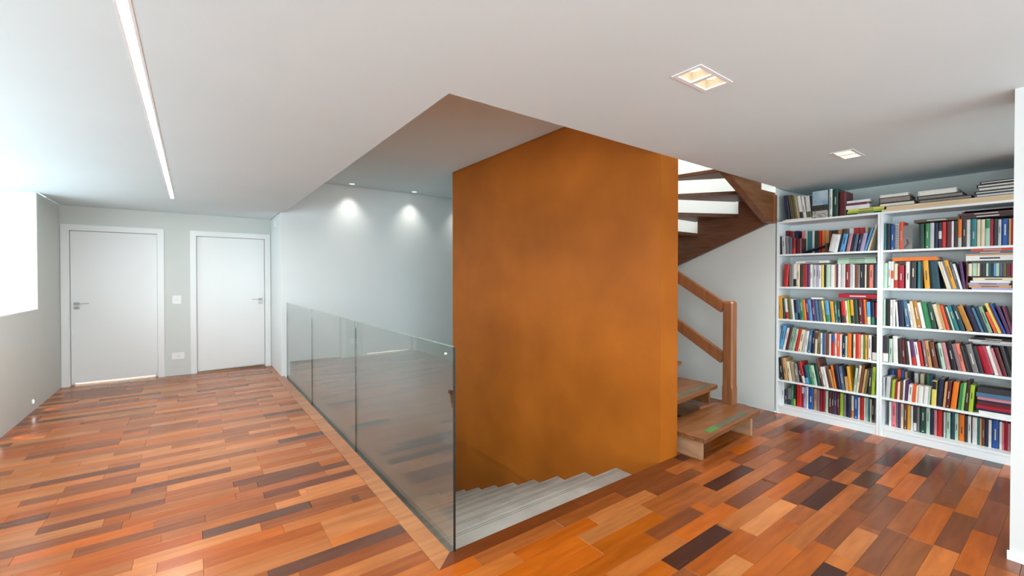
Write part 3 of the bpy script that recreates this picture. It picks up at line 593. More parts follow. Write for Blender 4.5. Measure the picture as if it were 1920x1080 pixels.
SHELF_BOOKS = {
 'L0': (1.985, 4.95, '''1.885 0.0357 0.274 -7.1 navy 
1.845 0.0357 0.273 -7.8 olive_brown 
1.8125 0.0208 0.264 -8.0 olive 
1.79 0.0198 0.261 -8.2 beige 
1.7615 0.0307 0.252 -8.3 white charcoal_low
1.733 0.0238 0.242 -7.1 white 
1.698 0.0378 0.238 -5.3 white olive_low
1.666 0.0199 0.237 -5.1 charcoal 
1.519 0.024 0.275 -0.2 white 
1.482 0.044 0.269 -0.2 dark_green 
1.426 0.06 0.234 -0.2 maroon '''),
 'L1': (1.6468, 4.92, '''1.9615 0.015 0.189 -0.5 black 
1.9365 0.033 0.188 -2.0 pale_grey 
1.9015 0.031 0.177 -2.1 grey 
1.867 0.028 0.166 -0.3 slate 
1.8255 0.033 0.162 -0.5 dark_red red_low
1.7805 0.051 0.155 -0.2 maroon 
1.5435 0.021 0.092 -0.3 dark_brown 
1.4925 0.0738 0.168 10.5 white 
1.4445 0.0089 0.171 8.9 navy 
1.4195 0.0384 0.17 10.3 sky_blue 
1.374 0.0277 0.169 8.8 rose 
1.3465 0.0149 0.163 7.6 navy 
1.3245 0.0228 0.165 7.8 slate 
1.2995 0.0207 0.159 9.2 navy 
1.27 0.0315 0.165 9.8 lilac 
1.244 0.0155 0.218 14.1 sky_blue 
1.222 0.0136 0.24 14.0 cream 
1.186 0.0454 0.234 9.3 dark_brown '''),
 'L1b': (1.6468, 5.06, '''1.949 0.034 0.255 -0.2 maroon 
1.902 0.052 0.246 -0.2 dark_red 
1.852 0.04 0.246 -0.2 navy 
1.7855 0.029 0.24 -0.1 pink 
1.759 0.022 0.238 -0.2 pale_green 
1.7295 0.033 0.235 -0.1 teal 
1.7 0.02 0.233 -0.2 white 
1.6705 0.035 0.233 -0.1 dark_green 
1.6395 0.021 0.23 -0.1 red 
1.611 0.028 0.229 -0.2 orange 
1.58 0.03 0.226 -0.3 tan 
1.5535 0.019 0.225 -0.4 brown 
1.515 0.046 0.224 -0.3 charcoal 
1.474 0.03 0.224 -0.3 tan 
1.431 0.05 0.23 -0.2 olive_brown 
1.3845 0.037 0.228 -0.4 white 
1.3445 0.039 0.231 -0.1 red 
1.303 0.04 0.228 -0.3 red 
1.27 0.022 0.228 -0.3 cream '''),
 'L2': (1.312, 4.92, '''1.896 0.0359 0.231 3.2 red 
1.851 0.04 0.23 -0.2 grey 
1.813 0.032 0.236 -0.2 white black_low
1.7825 0.027 0.232 -0.1 cream 
1.7585 0.017 0.224 -0.1 charcoal 
1.7395 0.019 0.223 -0.4 brown 
1.718 0.022 0.226 -0.3 red 
1.693 0.024 0.226 -0.3 purple 
1.6675 0.021 0.225 -0.1 white 
1.64 0.03 0.221 -0.3 pale_grey 
1.615 0.018 0.22 -0.3 lilac 
1.595 0.02 0.216 -0.3 white 
1.5725 0.019 0.219 -0.1 yellow 
1.5515 0.017 0.218 -0.4 black 
1.5265 0.031 0.221 -0.4 pale_green 
1.4925 0.033 0.217 -0.1 white 
1.4695 0.011 0.22 -0.4 tan 
1.4555 0.015 0.216 -0.4 purple 
1.4365 0.021 0.223 -0.4 white 
1.414 0.02 0.222 -0.3 pale_grey 
1.397 0.012 0.222 -0.3 white 
1.3735 0.031 0.217 -0.4 dark_red 
1.3445 0.025 0.22 -0.1 pale_grey 
1.3245 0.011 0.213 -0.1 white 
1.306 0.022 0.216 -0.3 brown 
1.287 0.014 0.212 -0.3 grey 
1.2685 0.019 0.215 -0.4 black 
1.2515 0.013 0.211 -0.1 navy pink_top
1.2375 0.011 0.211 -0.4 cream 
1.2225 0.017 0.214 -0.4 dark_brown 
1.1985 0.029 0.21 -0.1 salmon 
1.178 0.01 0.212 -0.3 charcoal 
1.162 0.018 0.212 -0.3 slate '''),
 'L3': (0.9797, 4.9, '''1.967 0.016 0.236 -1.7 mustard 
1.9495 0.017 0.236 -2.1 mustard 
1.93 0.018 0.215 -2.9 dark_green 
1.895 0.0279 0.212 -5.1 white red_low
1.862 0.0319 0.213 -4.8 olive 
1.8335 0.0209 0.21 -5.6 white 
1.8065 0.027 0.201 -3.3 navy teal_low
1.7755 0.0289 0.205 -3.5 steel_blue navy_low
1.7445 0.0249 0.21 -4.8 green 
1.717 0.0219 0.208 -5.2 orange 
1.69 0.0279 0.212 -5.1 purple 
1.6615 0.0229 0.21 -5.6 sky_blue 
1.632 0.0318 0.211 -5.7 purple 
1.602 0.0219 0.205 -5.9 steel_blue 
1.5755 0.0249 0.202 -5.8 slate 
1.547 0.0179 0.204 -6.5 yellow 
1.5145 0.0309 0.201 -5.3 sky_blue green_low
1.475 0.0279 0.199 -5.5 mustard 
1.447 0.0179 0.194 -4.4 teal 
1.4255 0.0209 0.198 -4.2 dark_green 
1.392 0.0299 0.207 -3.6 red charcoal_low
1.365 0.0179 0.208 -4.4 cream 
1.3475 0.015 0.215 -4.4 lime 
1.3245 0.023 0.22 -3.5 mustard navy_low
1.2965 0.029 0.221 -3.2 dark_green 
1.264 0.028 0.233 -2.7 maroon 
1.241 0.014 0.234 -2.7 dark_red 
1.227 0.012 0.227 -3.3 orange 
1.206 0.026 0.207 -1.9 sky_blue cream_low
1.1785 0.023 0.205 -1.5 navy green_low
1.156 0.016 0.203 -1.1 crimson navy_low'''),
 'L4': (0.6592, 4.91, '''1.94 0.0297 0.252 8.2 sky_blue 
1.9085 0.0246 0.231 10.1 white 
1.884 0.0216 0.234 10.6 maroon 
1.854 0.0295 0.237 10.5 sage 
1.8245 0.0226 0.23 10.7 pale_green 
1.7985 0.0227 0.231 9.8 red 
1.767 0.0316 0.224 9.5 cream 
1.738 0.0178 0.215 7.8 pale_grey 
1.7155 0.0209 0.216 6.8 white 
1.688 0.0279 0.228 4.5 steel_blue 
1.657 0.026 0.219 2.4 navy 
1.6285 0.023 0.217 1.5 cream brown_top
1.605 0.022 0.224 1.5 olive 
1.579 0.016 0.206 -0.3 white 
1.561 0.016 0.208 -0.3 blue 
1.544 0.014 0.21 -0.3 grey 
1.525 0.02 0.202 -0.3 brown 
1.5045 0.015 0.204 -0.4 white 
1.4825 0.025 0.202 -0.1 red blue_top
1.459 0.018 0.214 -0.3 white 
1.4375 0.023 0.216 -0.1 orange_red 
1.418 0.014 0.209 -0.3 white 
1.3965 0.025 0.206 -0.1 navy 
1.3755 0.013 0.199 -0.4 pale_green 
1.3525 0.031 0.225 -0.4 orange 
1.3305 0.011 0.223 -0.1 black 
1.3145 0.017 0.224 -0.4 cream 
1.2945 0.021 0.231 -0.1 red 
1.276 0.014 0.224 -0.3 salmon 
1.259 0.018 0.221 -0.3 cream 
1.243 0.01 0.223 -0.3 green 
1.2275 0.017 0.224 -0.4 mustard 
1.202 0.024 0.227 -0.3 white 
1.168 0.038 0.217 -0.3 black white_low'''),
 'L5': (0.3474, 4.9, '''1.9465 0.0289 0.227 -4.4 black 
1.9115 0.0347 0.226 -7.0 tan 
1.8755 0.0306 0.196 -9.5 cream 
1.839 0.0357 0.192 -7.5 beige 
1.8015 0.0327 0.183 -7.4 grey 
1.7625 0.0207 0.204 -10.3 dark_brown 
1.738 0.0235 0.213 -11.1 red white_low
1.7045 0.0305 0.178 -9.9 navy sky_blue_low
1.6795 0.0148 0.192 -8.8 teal 
1.657 0.0236 0.196 -10.0 green 
1.6245 0.0285 0.192 -10.4 pale_green 
1.594 0.0276 0.205 -9.5 dark_green 
1.56 0.0177 0.265 -11.1 brown 
1.54 0.0177 0.191 -10.6 white 
1.519 0.0196 0.194 -11.0 white 
1.4895 0.0206 0.199 -10.6 brown 
1.4695 0.0128 0.179 -11.1 tan 
1.454 0.0158 0.219 -9.5 orange 
1.4235 0.0287 0.224 -8.1 navy 
1.3935 0.0248 0.22 -8.0 slate 
1.363 0.0239 0.129 -5.8 tan 
1.338 0.0219 0.229 -6.0 mustard 
1.309 0.0179 0.226 4.3 pale_green 
1.2895 0.0169 0.254 5.8 cream 
1.27 0.0179 0.258 6.0 brown 
1.25 0.0159 0.225 6.4 tan 
1.2325 0.0169 0.223 6.1 olive 
1.2065 0.023 0.238 3.3 charcoal 
1.179 0.022 0.256 2.2 lime 
1.152 0.014 0.273 1.5 white '''),
 'L6': (0.0802, 4.99, '''1.9435 0.021 0.236 -0.4 white 
1.915 0.03 0.148 -0.4 charcoal 
1.88 0.036 0.171 -0.3 grey charcoal_low
1.8515 0.019 0.208 -0.1 green 
1.832 0.018 0.212 -0.3 black lime_low
1.7945 0.049 0.224 -0.1 red 
1.76 0.016 0.216 -0.3 crimson white_top
1.74 0.02 0.215 -0.3 lilac 
1.7195 0.017 0.219 -0.4 white 
1.687 0.042 0.216 -0.3 blue 
1.651 0.026 0.213 -0.3 tan 
1.6245 0.025 0.209 -0.1 mauve 
1.5995 0.021 0.209 -0.4 dark_red 
1.5765 0.021 0.214 -0.4 crimson 
1.5525 0.021 0.214 -0.1 pale_green 
1.526 0.024 0.21 -0.3 maroon 
1.5025 0.021 0.211 -0.1 dark_brown 
1.481 0.018 0.21 -0.3 purple 
1.46 0.02 0.21 -0.3 maroon 
1.432 0.028 0.216 -0.3 lime 
1.406 0.018 0.212 -0.3 grey 
1.3765 0.035 0.214 -0.4 navy 
1.347 0.018 0.211 -0.3 cream orange_low
1.3215 0.031 0.217 -0.4 blue 
1.297 0.012 0.208 -0.3 white 
1.2755 0.029 0.208 -0.1 red 
1.2535 0.013 0.213 -0.1 white 
1.238 0.014 0.217 -0.3 pale_green 
1.2235 0.013 0.215 -0.1 teal 
1.2095 0.011 0.209 -0.4 cream 
1.1945 0.017 0.217 -0.1 black 
1.177 0.016 0.226 -0.3 grey '''),
 'R1': (1.6468, 4.92, '''1.0995 0.011 0.24 -0.4 teal 
1.0805 0.025 0.234 -0.1 black 
1.054 0.026 0.22 -0.3 blue 
1.0235 0.031 0.224 -0.4 pale_grey 
0.995 0.024 0.24 -0.2 orange_red 
0.861 0.03 0.208 -1.4 dark_green 
0.83 0.026 0.208 -0.0 green 
0.803 0.026 0.212 0.5 pale_grey 
0.7775 0.021 0.21 0.4 navy 
0.7545 0.021 0.211 0.1 navy white_mid
0.7315 0.023 0.212 0.7 red 
0.7035 0.029 0.212 0.4 maroon 
0.6815 0.013 0.213 0.7 white 
0.6635 0.021 0.215 0.1 dark_brown 
0.6415 0.021 0.223 -0.1 orange pale_grey_low
0.618 0.024 0.223 -0.3 charcoal 
0.5935 0.023 0.217 -0.1 white 
0.5655 0.031 0.218 -0.4 teal 
0.5385 0.021 0.211 -0.4 cream 
0.5165 0.021 0.209 -0.1 cream 
0.4915 0.027 0.209 -0.1 pale_green green_top
0.4695 0.015 0.207 -0.1 crimson lime_low
0.45 0.022 0.205 -0.3 charcoal 
0.43 0.016 0.199 -0.3 pale_grey 
0.403 0.036 0.2 -0.3 blue 
0.378 0.012 0.197 -0.3 tan 
0.36 0.022 0.198 -0.3 red '''),
 'R2': (1.312, 4.92, '''1.0975 0.025 0.223 -0.1 pale_green 
1.072 0.018 0.236 -0.2 white 
1.053 0.018 0.235 -0.2 white orange_red_mid
1.029 0.024 0.215 -0.3 cream red_low
0.9935 0.039 0.201 0.4 crimson 
0.951 0.028 0.229 -0.3 white 
0.9155 0.039 0.228 -0.1 charcoal 
0.8795 0.019 0.23 -0.6 teal 
0.8625 0.013 0.229 -0.9 charcoal 
0.8375 0.0329 0.235 -3.3 mustard 
0.785 0.0558 0.231 -4.7 dark_teal 
0.7295 0.0145 0.231 -14.4 cream 
0.7125 0.0107 0.23 -14.0 white 
0.7 0.0097 0.229 -13.6 grey 
0.6805 0.0243 0.238 -13.7 mustard 
0.657 0.0176 0.223 -12.7 slate 
0.64 0.0137 0.207 -12.8 white 
0.6225 0.0189 0.223 -6.6 purple 
0.6075 0.009 0.218 -0.1 maroon '''),
 'R3': (0.9797, 4.91, '''1.1005 0.013 0.234 -0.1 pale_green 
1.077 0.03 0.238 -0.2 black 
1.0535 0.015 0.232 -0.1 white 
1.0365 0.015 0.232 -1.1 white 
1.0195 0.013 0.215 -3.1 white red_low
0.992 0.0379 0.227 -3.5 navy 
0.9565 0.0269 0.228 -5.7 steel_blue 
0.932 0.0159 0.204 -7.6 white 
0.9105 0.0208 0.227 -8.0 cream 
0.884 0.0277 0.229 -8.3 ochre 
0.851 0.0237 0.216 -9.3 white 
0.817 0.0375 0.218 -9.0 green 
0.7805 0.0306 0.212 -9.4 dark_green 
0.7445 0.0284 0.208 -12.1 cream 
0.7185 0.0147 0.206 -11.9 tan 
0.6995 0.0186 0.2 -12.3 orange_red 
0.681 0.0098 0.197 -12.6 charcoal 
0.669 0.0097 0.192 -13.6 pale_green 
0.6505 0.0222 0.204 -14.9 teal 
0.619 0.0309 0.202 -15.2 dark_teal 
0.5785 0.0335 0.206 -17.0 ochre 
0.539 0.0346 0.203 -16.3 navy 
0.5105 0.0144 0.195 -16.5 steel_blue white_low
0.4925 0.0183 0.203 -16.1 dark_teal 
0.4695 0.0221 0.205 -16.3 sage 
0.442 0.0153 0.166 -17.5 orange_red 
0.423 0.019 0.236 -18.3 yellow 
0.408 0.0057 0.224 -18.2 dark_red 
0.397 0.0114 0.234 -18.2 blue 
0.377 0.0192 0.209 -16.1 purple 
0.359 0.0136 0.208 -13.3 plum '''),
 'R4': (0.6592, 4.91, '''1.0925 0.039 0.231 -0.1 charcoal white_low
1.057 0.024 0.208 -0.6 pale_green 
1.0235 0.033 0.237 -1.3 white 
0.9915 0.025 0.214 -2.8 dark_brown 
0.9675 0.019 0.206 -3.2 maroon 
0.9465 0.021 0.201 -3.6 dark_brown 
0.926 0.0139 0.2 -5.2 white 
0.903 0.0278 0.209 -6.0 purple red_low
0.874 0.0218 0.201 -7.1 white 
0.8505 0.0189 0.204 -7.2 red 
0.825 0.0179 0.218 -7.1 mauve 
0.8025 0.0228 0.221 -7.4 tan 
0.768 0.0297 0.207 -8.6 brown 
0.7395 0.0109 0.2 -9.0 charcoal 
0.721 0.0237 0.209 -8.8 pale_green 
0.695 0.0237 0.215 -9.1 rose 
0.6635 0.0325 0.227 -9.5 black 
0.6325 0.0206 0.214 -11.2 mauve 
0.608 0.0235 0.22 -11.3 salmon 
0.585 0.0157 0.206 -11.5 charcoal 
0.569 0.0118 0.208 -11.4 black 
0.5445 0.0323 0.221 -11.6 grey 
0.5135 0.0245 0.208 -11.8 charcoal 
0.472 0.0487 0.213 -13.3 crimson 
0.434 0.0214 0.222 -13.5 white 
0.4135 0.0146 0.208 -14.0 rose 
0.393 0.0214 0.214 -13.2 maroon 
0.3695 0.0206 0.227 -11.8 charcoal '''),
 'R5': (0.3474, 4.91, '''1.0985 0.013 0.175 0.5 pale_grey 
1.0755 0.029 0.185 2.6 pale_grey 
1.0545 0.009 0.18 2.4 olive 
1.0385 0.021 0.161 2.3 lime 
1.0185 0.015 0.148 1.7 crimson 
1.0025 0.015 0.151 1.7 cream 
0.9855 0.017 0.158 1.6 brown 
0.9685 0.011 0.175 1.8 white 
0.9535 0.015 0.169 2.5 purple 
0.929 0.028 0.145 3.2 white 
0.9035 0.019 0.149 2.5 orange_red 
0.887 0.012 0.144 2.8 cream 
0.863 0.032 0.145 2.4 white 
0.831 0.028 0.148 2.7 white 
0.8105 0.011 0.148 2.9 pale_green 
0.781 0.03 0.206 1.4 yellow black_top
0.7485 0.0329 0.226 3.4 navy 
0.7195 0.015 0.212 3.9 tan 
0.7 0.0219 0.216 4.0 maroon 
0.6675 0.0329 0.219 4.8 orange 
0.6345 0.017 0.213 4.2 green 
0.617 0.016 0.224 4.1 light_green 
0.5965 0.019 0.235 3.3 dark_brown 
0.572 0.024 0.213 3.2 lime '''),
 'R5b': (0.3474, 5.06, '''1.0915 0.019 0.223 -0.4 navy 
1.0715 0.019 0.226 -0.1 blue 
1.05 0.02 0.23 -0.2 navy 
1.0275 0.023 0.24 -0.1 orange_red 
1.0035 0.019 0.238 -0.4 blue 
0.982 0.018 0.224 -0.3 tan 
0.9615 0.021 0.223 -0.1 charcoal 
0.9155 0.025 0.223 -0.4 white 
0.8775 0.025 0.225 -0.4 cream 
0.839 0.018 0.223 -0.3 green 
0.82 0.016 0.223 -0.3 blue '''),
 'R6': (0.0802, 4.99, '''1.0725 0.017 0.219 -0.4 white 
1.0475 0.029 0.225 -0.4 pink 
1.027 0.01 0.226 -0.3 grey 
1.012 0.016 0.225 -0.3 purple 
0.9935 0.017 0.22 -0.4 cream 
0.972 0.022 0.221 -0.3 brown 
0.949 0.02 0.218 -0.3 mustard 
0.9295 0.015 0.214 -0.4 white 
0.9095 0.023 0.214 -0.1 charcoal white_low
0.8885 0.015 0.215 -0.4 grey 
0.859 0.04 0.218 -0.3 dark_green 
0.8265 0.023 0.222 -0.1 pale_green 
0.803 0.02 0.215 -0.3 navy 
0.782 0.018 0.216 -0.3 rose 
0.7565 0.029 0.218 -0.4 red 
0.738 0.006 0.219 -0.3 maroon 
0.726 0.012 0.213 -0.3 pale_grey 
0.7055 0.025 0.214 -0.1 pale_green 
0.6805 0.021 0.217 -0.4 dark_teal 
0.6575 0.021 0.218 -0.4 pale_green 
0.6285 0.033 0.214 -0.4 orange 
0.603 0.014 0.212 -0.3 charcoal white_low
0.586 0.018 0.213 -0.3 white 
0.5565 0.027 0.212 -0.1 white 
0.5355 0.013 0.214 -0.4 teal 
0.523 0.01 0.213 -0.3 tan 
0.5095 0.015 0.213 -0.4 brown 
0.493 0.016 0.217 -0.3 navy 
0.474 0.016 0.214 -0.3 white 
0.4465 0.037 0.218 -0.1 blue 
0.418 0.014 0.214 -0.3 white 
0.4055 0.009 0.21 -0.4 pink 
0.3915 0.017 0.218 -0.1 crimson 
0.3765 0.011 0.21 -0.1 rose 
0.3635 0.009 0.199 -0.1 pale_grey '''),
 'R2u': (1.4165, 4.93, '''0.596 0.01 0.099 -0.6 pale_grey 
0.5815 0.017 0.099 -0.3 cream 
0.5585 0.025 0.101 -0.9 pale_green 
0.5375 0.013 0.101 -0.3 cream 
0.525 0.01 0.1 -0.6 charcoal 
0.509 0.02 0.1 -0.6 charcoal 
0.492 0.012 0.099 -0.6 pale_green 
0.479 0.01 0.099 -0.6 teal 
0.467 0.012 0.099 -0.6 navy 
0.454 0.01 0.098 -0.6 sky_blue 
0.439 0.018 0.098 -0.6 pale_green 
0.4205 0.015 0.097 -0.9 slate 
0.4035 0.015 0.097 -0.9 olive 
0.3845 0.021 0.096 -0.3 maroon 
0.363 0.018 0.096 -0.6 crimson '''),
}
LYING_BOOKS = {
 'L2': (4.93, '''1.664 0.289 1.54 0.025 white
1.31 0.299 1.534 0.018 pale_green
1.31 0.293 1.554 0.019 pale_green
1.31 0.288 1.576 0.022 sage'''),
 'L3': (4.92, '''1.299 0.294 1.211 0.042 crimson
1.621 0.09 1.196 0.019 white'''),
 'R1': (4.93, '''0.78 0.277 1.864 0.024 olive_brown
0.496 0.291 1.868 0.026 dark_brown
0.504 0.305 1.896 0.018 maroon
0.492 0.282 1.914 0.014 charcoal'''),
 'R2': (4.93, '''0.91 0.293 1.546 0.017 orange
0.913 0.288 1.564 0.015 orange
0.465 0.224 1.317 0.015 lilac
0.48 0.225 1.334 0.021 tan
0.493 0.226 1.357 0.018 lilac
0.478 0.213 1.378 0.017 white
0.461 0.217 1.399 0.025 cream
0.482 0.256 1.52 0.043 white
0.483 0.258 1.565 0.015 tan
0.481 0.254 1.582 0.018 steel_blue
0.47 0.229 1.602 0.024 orange_red'''),
 'R4': (4.95, '''0.462 0.214 0.887 0.015 pale_grey
0.474 0.238 0.903 0.018 white
0.46 0.21 0.925 0.022 black'''),
 'R5': (4.92, '''0.441 0.176 0.348 0.025 white
0.446 0.187 0.374 0.017 navy
0.448 0.189 0.392 0.026 crimson
0.446 0.184 0.422 0.029 maroon
0.444 0.179 0.454 0.015 navy
0.446 0.184 0.47 0.024 rose
0.449 0.19 0.496 0.033 steel_blue
0.446 0.181 0.533 0.046 charcoal'''),
 'T': (4.94, '''1.252 0.28 1.99 0.018 charcoal
1.250 0.276 2.01 0.021 lime
1.247 0.27 2.03 0.020 yellow
1.308 0.177 2.075 0.037 white
1.318 0.163 2.114 0.024 plum
1.302 0.176 2.138 0.022 white'''),
}

# ------------------------------------------------------------------ books
PAL = {'navy': (24, 30, 62), 'olive_brown': (92, 74, 50), 'olive': (98, 98, 58), 'beige': (176, 158, 126), 'white': (226, 226, 222), 'charcoal': (48, 47, 52),
 'dark_green': (26, 66, 52), 'maroon': (92, 26, 34), 'black': (20, 20, 23), 'pale_grey': (190, 194, 196), 'grey': (122, 120, 120), 'slate': (82, 98, 122),
 'dark_red': (126, 24, 26), 'dark_brown': (52, 34, 30), 'sky_blue': (84, 158, 206), 'rose': (196, 132, 138), 'lilac': (170, 160, 198), 'cream': (226, 214, 182),
 'pink': (230, 120, 132), 'pale_green': (176, 206, 184), 'teal': (40, 118, 124), 'red': (196, 38, 34), 'orange': (232, 120, 30), 'tan': (196, 150, 98),
 'brown': (112, 64, 42), 'purple': (84, 48, 98), 'yellow': (224, 206, 106), 'salmon': (228, 128, 104), 'mustard': (220, 158, 46), 'steel_blue': (72, 112, 144),
 'green': (50, 132, 84), 'lime': (160, 190, 46), 'crimson': (164, 18, 44), 'sage': (132, 166, 138), 'blue': (34, 84, 160), 'orange_red': (222, 82, 40),
 'mauve': (134, 106, 116), 'dark_teal': (18, 60, 76), 'ochre': (178, 120, 46), 'plum': (104, 44, 72), 'light_green': (128, 190, 96)}
for k, c in PAL.items():
    a = [.86 * v for v in srgb(*c)[:3]]; mottled('cover_' + k, tuple(v * .9 for v in a[:3]) + (1,), tuple(min(1, v * 1.08) for v in a[:3]) + (1,), 12, .42, 0, 60, .4, 3)
mottled('paper_brown', lin(.20, .17, .15), lin(.28, .24, .21), 40, .8, 0, 60, .2, 2, (1, 12, 1))
CASE_NAME = {'L': 'stair-side bookcase', 'R': 'pillar-side bookcase'}
SHELF_NAME = {'0': 'on top of the', '1': 'top shelf of the', '2': 'second shelf of the', '3': 'third shelf of the', '4': 'fourth shelf of the', '5': 'fifth shelf of the', '6': 'bottom shelf of the'}
ORD = 'first second third fourth fifth sixth seventh eighth ninth tenth eleventh twelfth thirteenth fourteenth fifteenth sixteenth seventeenth eighteenth nineteenth twentieth'.split()
ORD += ['twenty-' + o for o in ORD[:9]] + ['thirtieth'] + ['thirty-' + o for o in ORD[:9]] + ['fortieth']
def nm(c): return c.replace('_', ' ')
def cover_mesh(w, h, d):
    # spine (slightly rounded) and two boards; local x goes into the shelf, y is thickness, z is height
    t = min(.003, w * .18); k = w * .10
    prof = [(k, -w / 2), (0, -w * .25), (0, w * .25), (k, w / 2)]
    out = prof + [(d, w / 2), (d, w / 2 - t), (k + t, w / 2 - t), (k + t, -w / 2 + t), (d, -w / 2 + t), (d, -w / 2)]
    return MB().prism(out, 0, h).mesh('book')
def quad(y, w, h, ang, z0):
    # the four corners (y, z) of a book leaning by ang (positive: top towards -y), lowest corner on z0
    a = math.radians(ang); c, s = math.cos(a), math.sin(a)
    q = [(u * c - v * s, u * s + v * c) for u, v in ((-w / 2, 0), (w / 2, 0), (w / 2, h), (-w / 2, h))]
    m = min(p[1] for p in q)
    return [(y + p[0], z0 + p[1] - m) for p in q], -m
def overlap(A, B):
    for P in (A, B):
        for i in range(4):
            ex, ez = P[(i + 1) % 4][0] - P[i][0], P[(i + 1) % 4][1] - P[i][1]
            a = [p[0] * -ez + p[1] * ex for p in A]; b = [p[0] * -ez + p[1] * ex for p in B]
            if max(a) <= min(b) + 1e-7 or max(b) <= min(a) + 1e-7: return False
    return True
ITEMS = []     # every placed book: dict
for key, (z0, xf, rows) in SHELF_BOOKS.items():
    rows = [r.split() for r in rows.split('\n')]
    case = key[0]; lo, hi = CASE[case][0] + PT + .0015, CASE[case][1] - PT - .0015
    prev = []; rowitems = []
    for i, r in enumerate(rows):
        y, w, h, ang = map(float, r[:4]); w *= .95; col = r[4]; band = r[5] if len(r) > 5 else ''
        if abs(ang) < 1.2: ang = 0.0
        q, _ = quad(y, w, h, ang, z0)
        top = max(p[0] for p in q)
        if top > hi: y -= top - hi
        for _t in range(400):
            q, up = quad(y, w, h, ang, z0)
            if not any(overlap(q, p) for p in prev[-3:]): break
            y -= .0007
        else: print('BOOK STUCK', key, i)
        if min(p[0] for p in q) < lo:
            print('OVERFLOW', key, i, len(rows), round(lo - min(p[0] for p in q), 4)); 
            if min(p[0] for p in q) < lo - .004: continue
        prev.append(q)
        rowitems.append(dict(key=key, i=i, y=y, w=w, h=h, ang=ang, col=col, band=band, x=xf + random.uniform(-.004, .006) + (abs(ang) > 6) * .003, z=z0 + up, z0=z0, q=q, lie=False, area=w * h * (.3 if key.endswith('b') else 1)))
    ITEMS += rowitems
for key, (xf, rows) in LYING_BOOKS.items():
    case = 'L' if key in ('T', 'L2', 'L3') else 'R'
    rows = sorted([(float(a), float(b), float(c), float(d), e) for a, b, c, d, e in (r.split() for r in rows.split('\n'))], key=lambda r: r[2])
    for j, (y, wid, zb, th, col) in enumerate(rows):
        wid *= .98
        if case == 'R': 
            y1 = min(y + wid / 2, CASE['R'][1] - PT - .002); y0 = max(y - wid / 2, CASE['R'][0] + PT + .002); y, wid = (y0 + y1) / 2, y1 - y0
        base = max([s for s in SHELVES + [TOPZ] if s <= zb + .03])
        for it in ITEMS:
            if it['key'][0] != case or it['key'].endswith('b'): continue
            if it['lie']: a, b, t = it['y'] - it['w'] / 2, it['y'] + it['w'] / 2, it['z'] + it['h']
            else: a, b, t = min(p[0] for p in it['q']), max(p[0] for p in it['q']), max(p[1] for p in it['q'])
            if a < y + wid / 2 and b > y - wid / 2 and t <= zb + .035: base = max(base, t)
        ITEMS.append(dict(key=case + ('0' if key == 'T' else key[1]), i=j, y=y, w=wid, h=th * .94, ang=0, col=col, band='', x=xf + random.uniform(-.004, .004), z=base + .0004, z0=base, lie=True, area=wid * th))
ITEMS.sort(key=lambda it: -it['area'])
LIMIT = 318
singles, rest = ITEMS[:LIMIT], ITEMS[LIMIT:]
rowmap = {}
for it in ITEMS: rowmap.setdefault((it['key'], it['lie']), []).append(it)
for k, v in rowmap.items():
    v.sort(key=(lambda t: t['z']) if k[1] else (lambda t: -t['y']))
    for n, it in enumerate(v): it['n'] = n; it['row'] = v
def place(it):
    c, s = it['key'][0], it['key'][1]; where = SHELF_NAME[s] + ' ' + CASE_NAME[c]
    row, n = it['row'], it['n']
    if it['key'].endswith('b'): return 'in the back row, ' + where
    if it['key'] == 'R2u': return 'small, on the lying stack, ' + where
    return where
def names(it):
    row, n = it['row'], it['n']; c = nm(it['col'])
    if it['lie']:
        a = nm(row[n - 1]['col']) if n else None; b = nm(row[n + 1]['col']) if n + 1 < len(row) else None
        w = place(it)
        yield f"{c} book lying flat, {w}"
        if a: yield f"{c} book lying flat over a {a} one, {w}"
        if b: yield f"{c} book lying flat under a {b} one, {w}"
        yield f"{c} book lying flat, {ORD[n]} from below, {w}"
        return
    lean = 'leaning ' if abs(it['ang']) > 5 else ''
    a = nm(row[n - 1]['col']) if n else None; b = nm(row[n + 1]['col']) if n + 1 < len(row) else None
    w = place(it); band = ''
    if it['band']: band = ' with ' + nm(it['band'].rsplit('_', 1)[0]) + ' band'
    yield f"{lean}{c} book{band}, {w}"
    if a and b: yield f"{lean}{c} book between {a} and {b} books, {w}"
    yield f"{c} book, {ORD[n]} from the stair side, {w}"
def uniq(pool, gen):
    # first candidate that no other book could also be called
    cands = {}
    for it in pool:
        for s in gen(it): cands.setdefault(s, []).append(id(it))
    for it in pool:
        for s in gen(it):
            it['label'] = s
            if len(cands[s]) == 1 and len(s.split()) <= 16: break
uniq(ITEMS, names)
def contrast(col):
    r, g, b = PAL[col]; return 'cover_charcoal' if r * .3 + g * .59 + b * .11 > 130 else random.choice(('cover_white', 'cover_cream', 'cover_pale_grey'))
def build_parts(it):
    # mesh pieces of one book in its own axes: (name, mesh builder, material, parent level)
    w, h = it['w'], it['h']
    d = min(random.uniform(.74, .86) * (h if not it['lie'] else .17), .20)
    if it['key'].endswith('b'): d = min(d, .11)
    if it['key'][1] == '6': d = min(d, .22)
    return w, h, d
GROUP = {'0': 'books on top of the bookcases'}
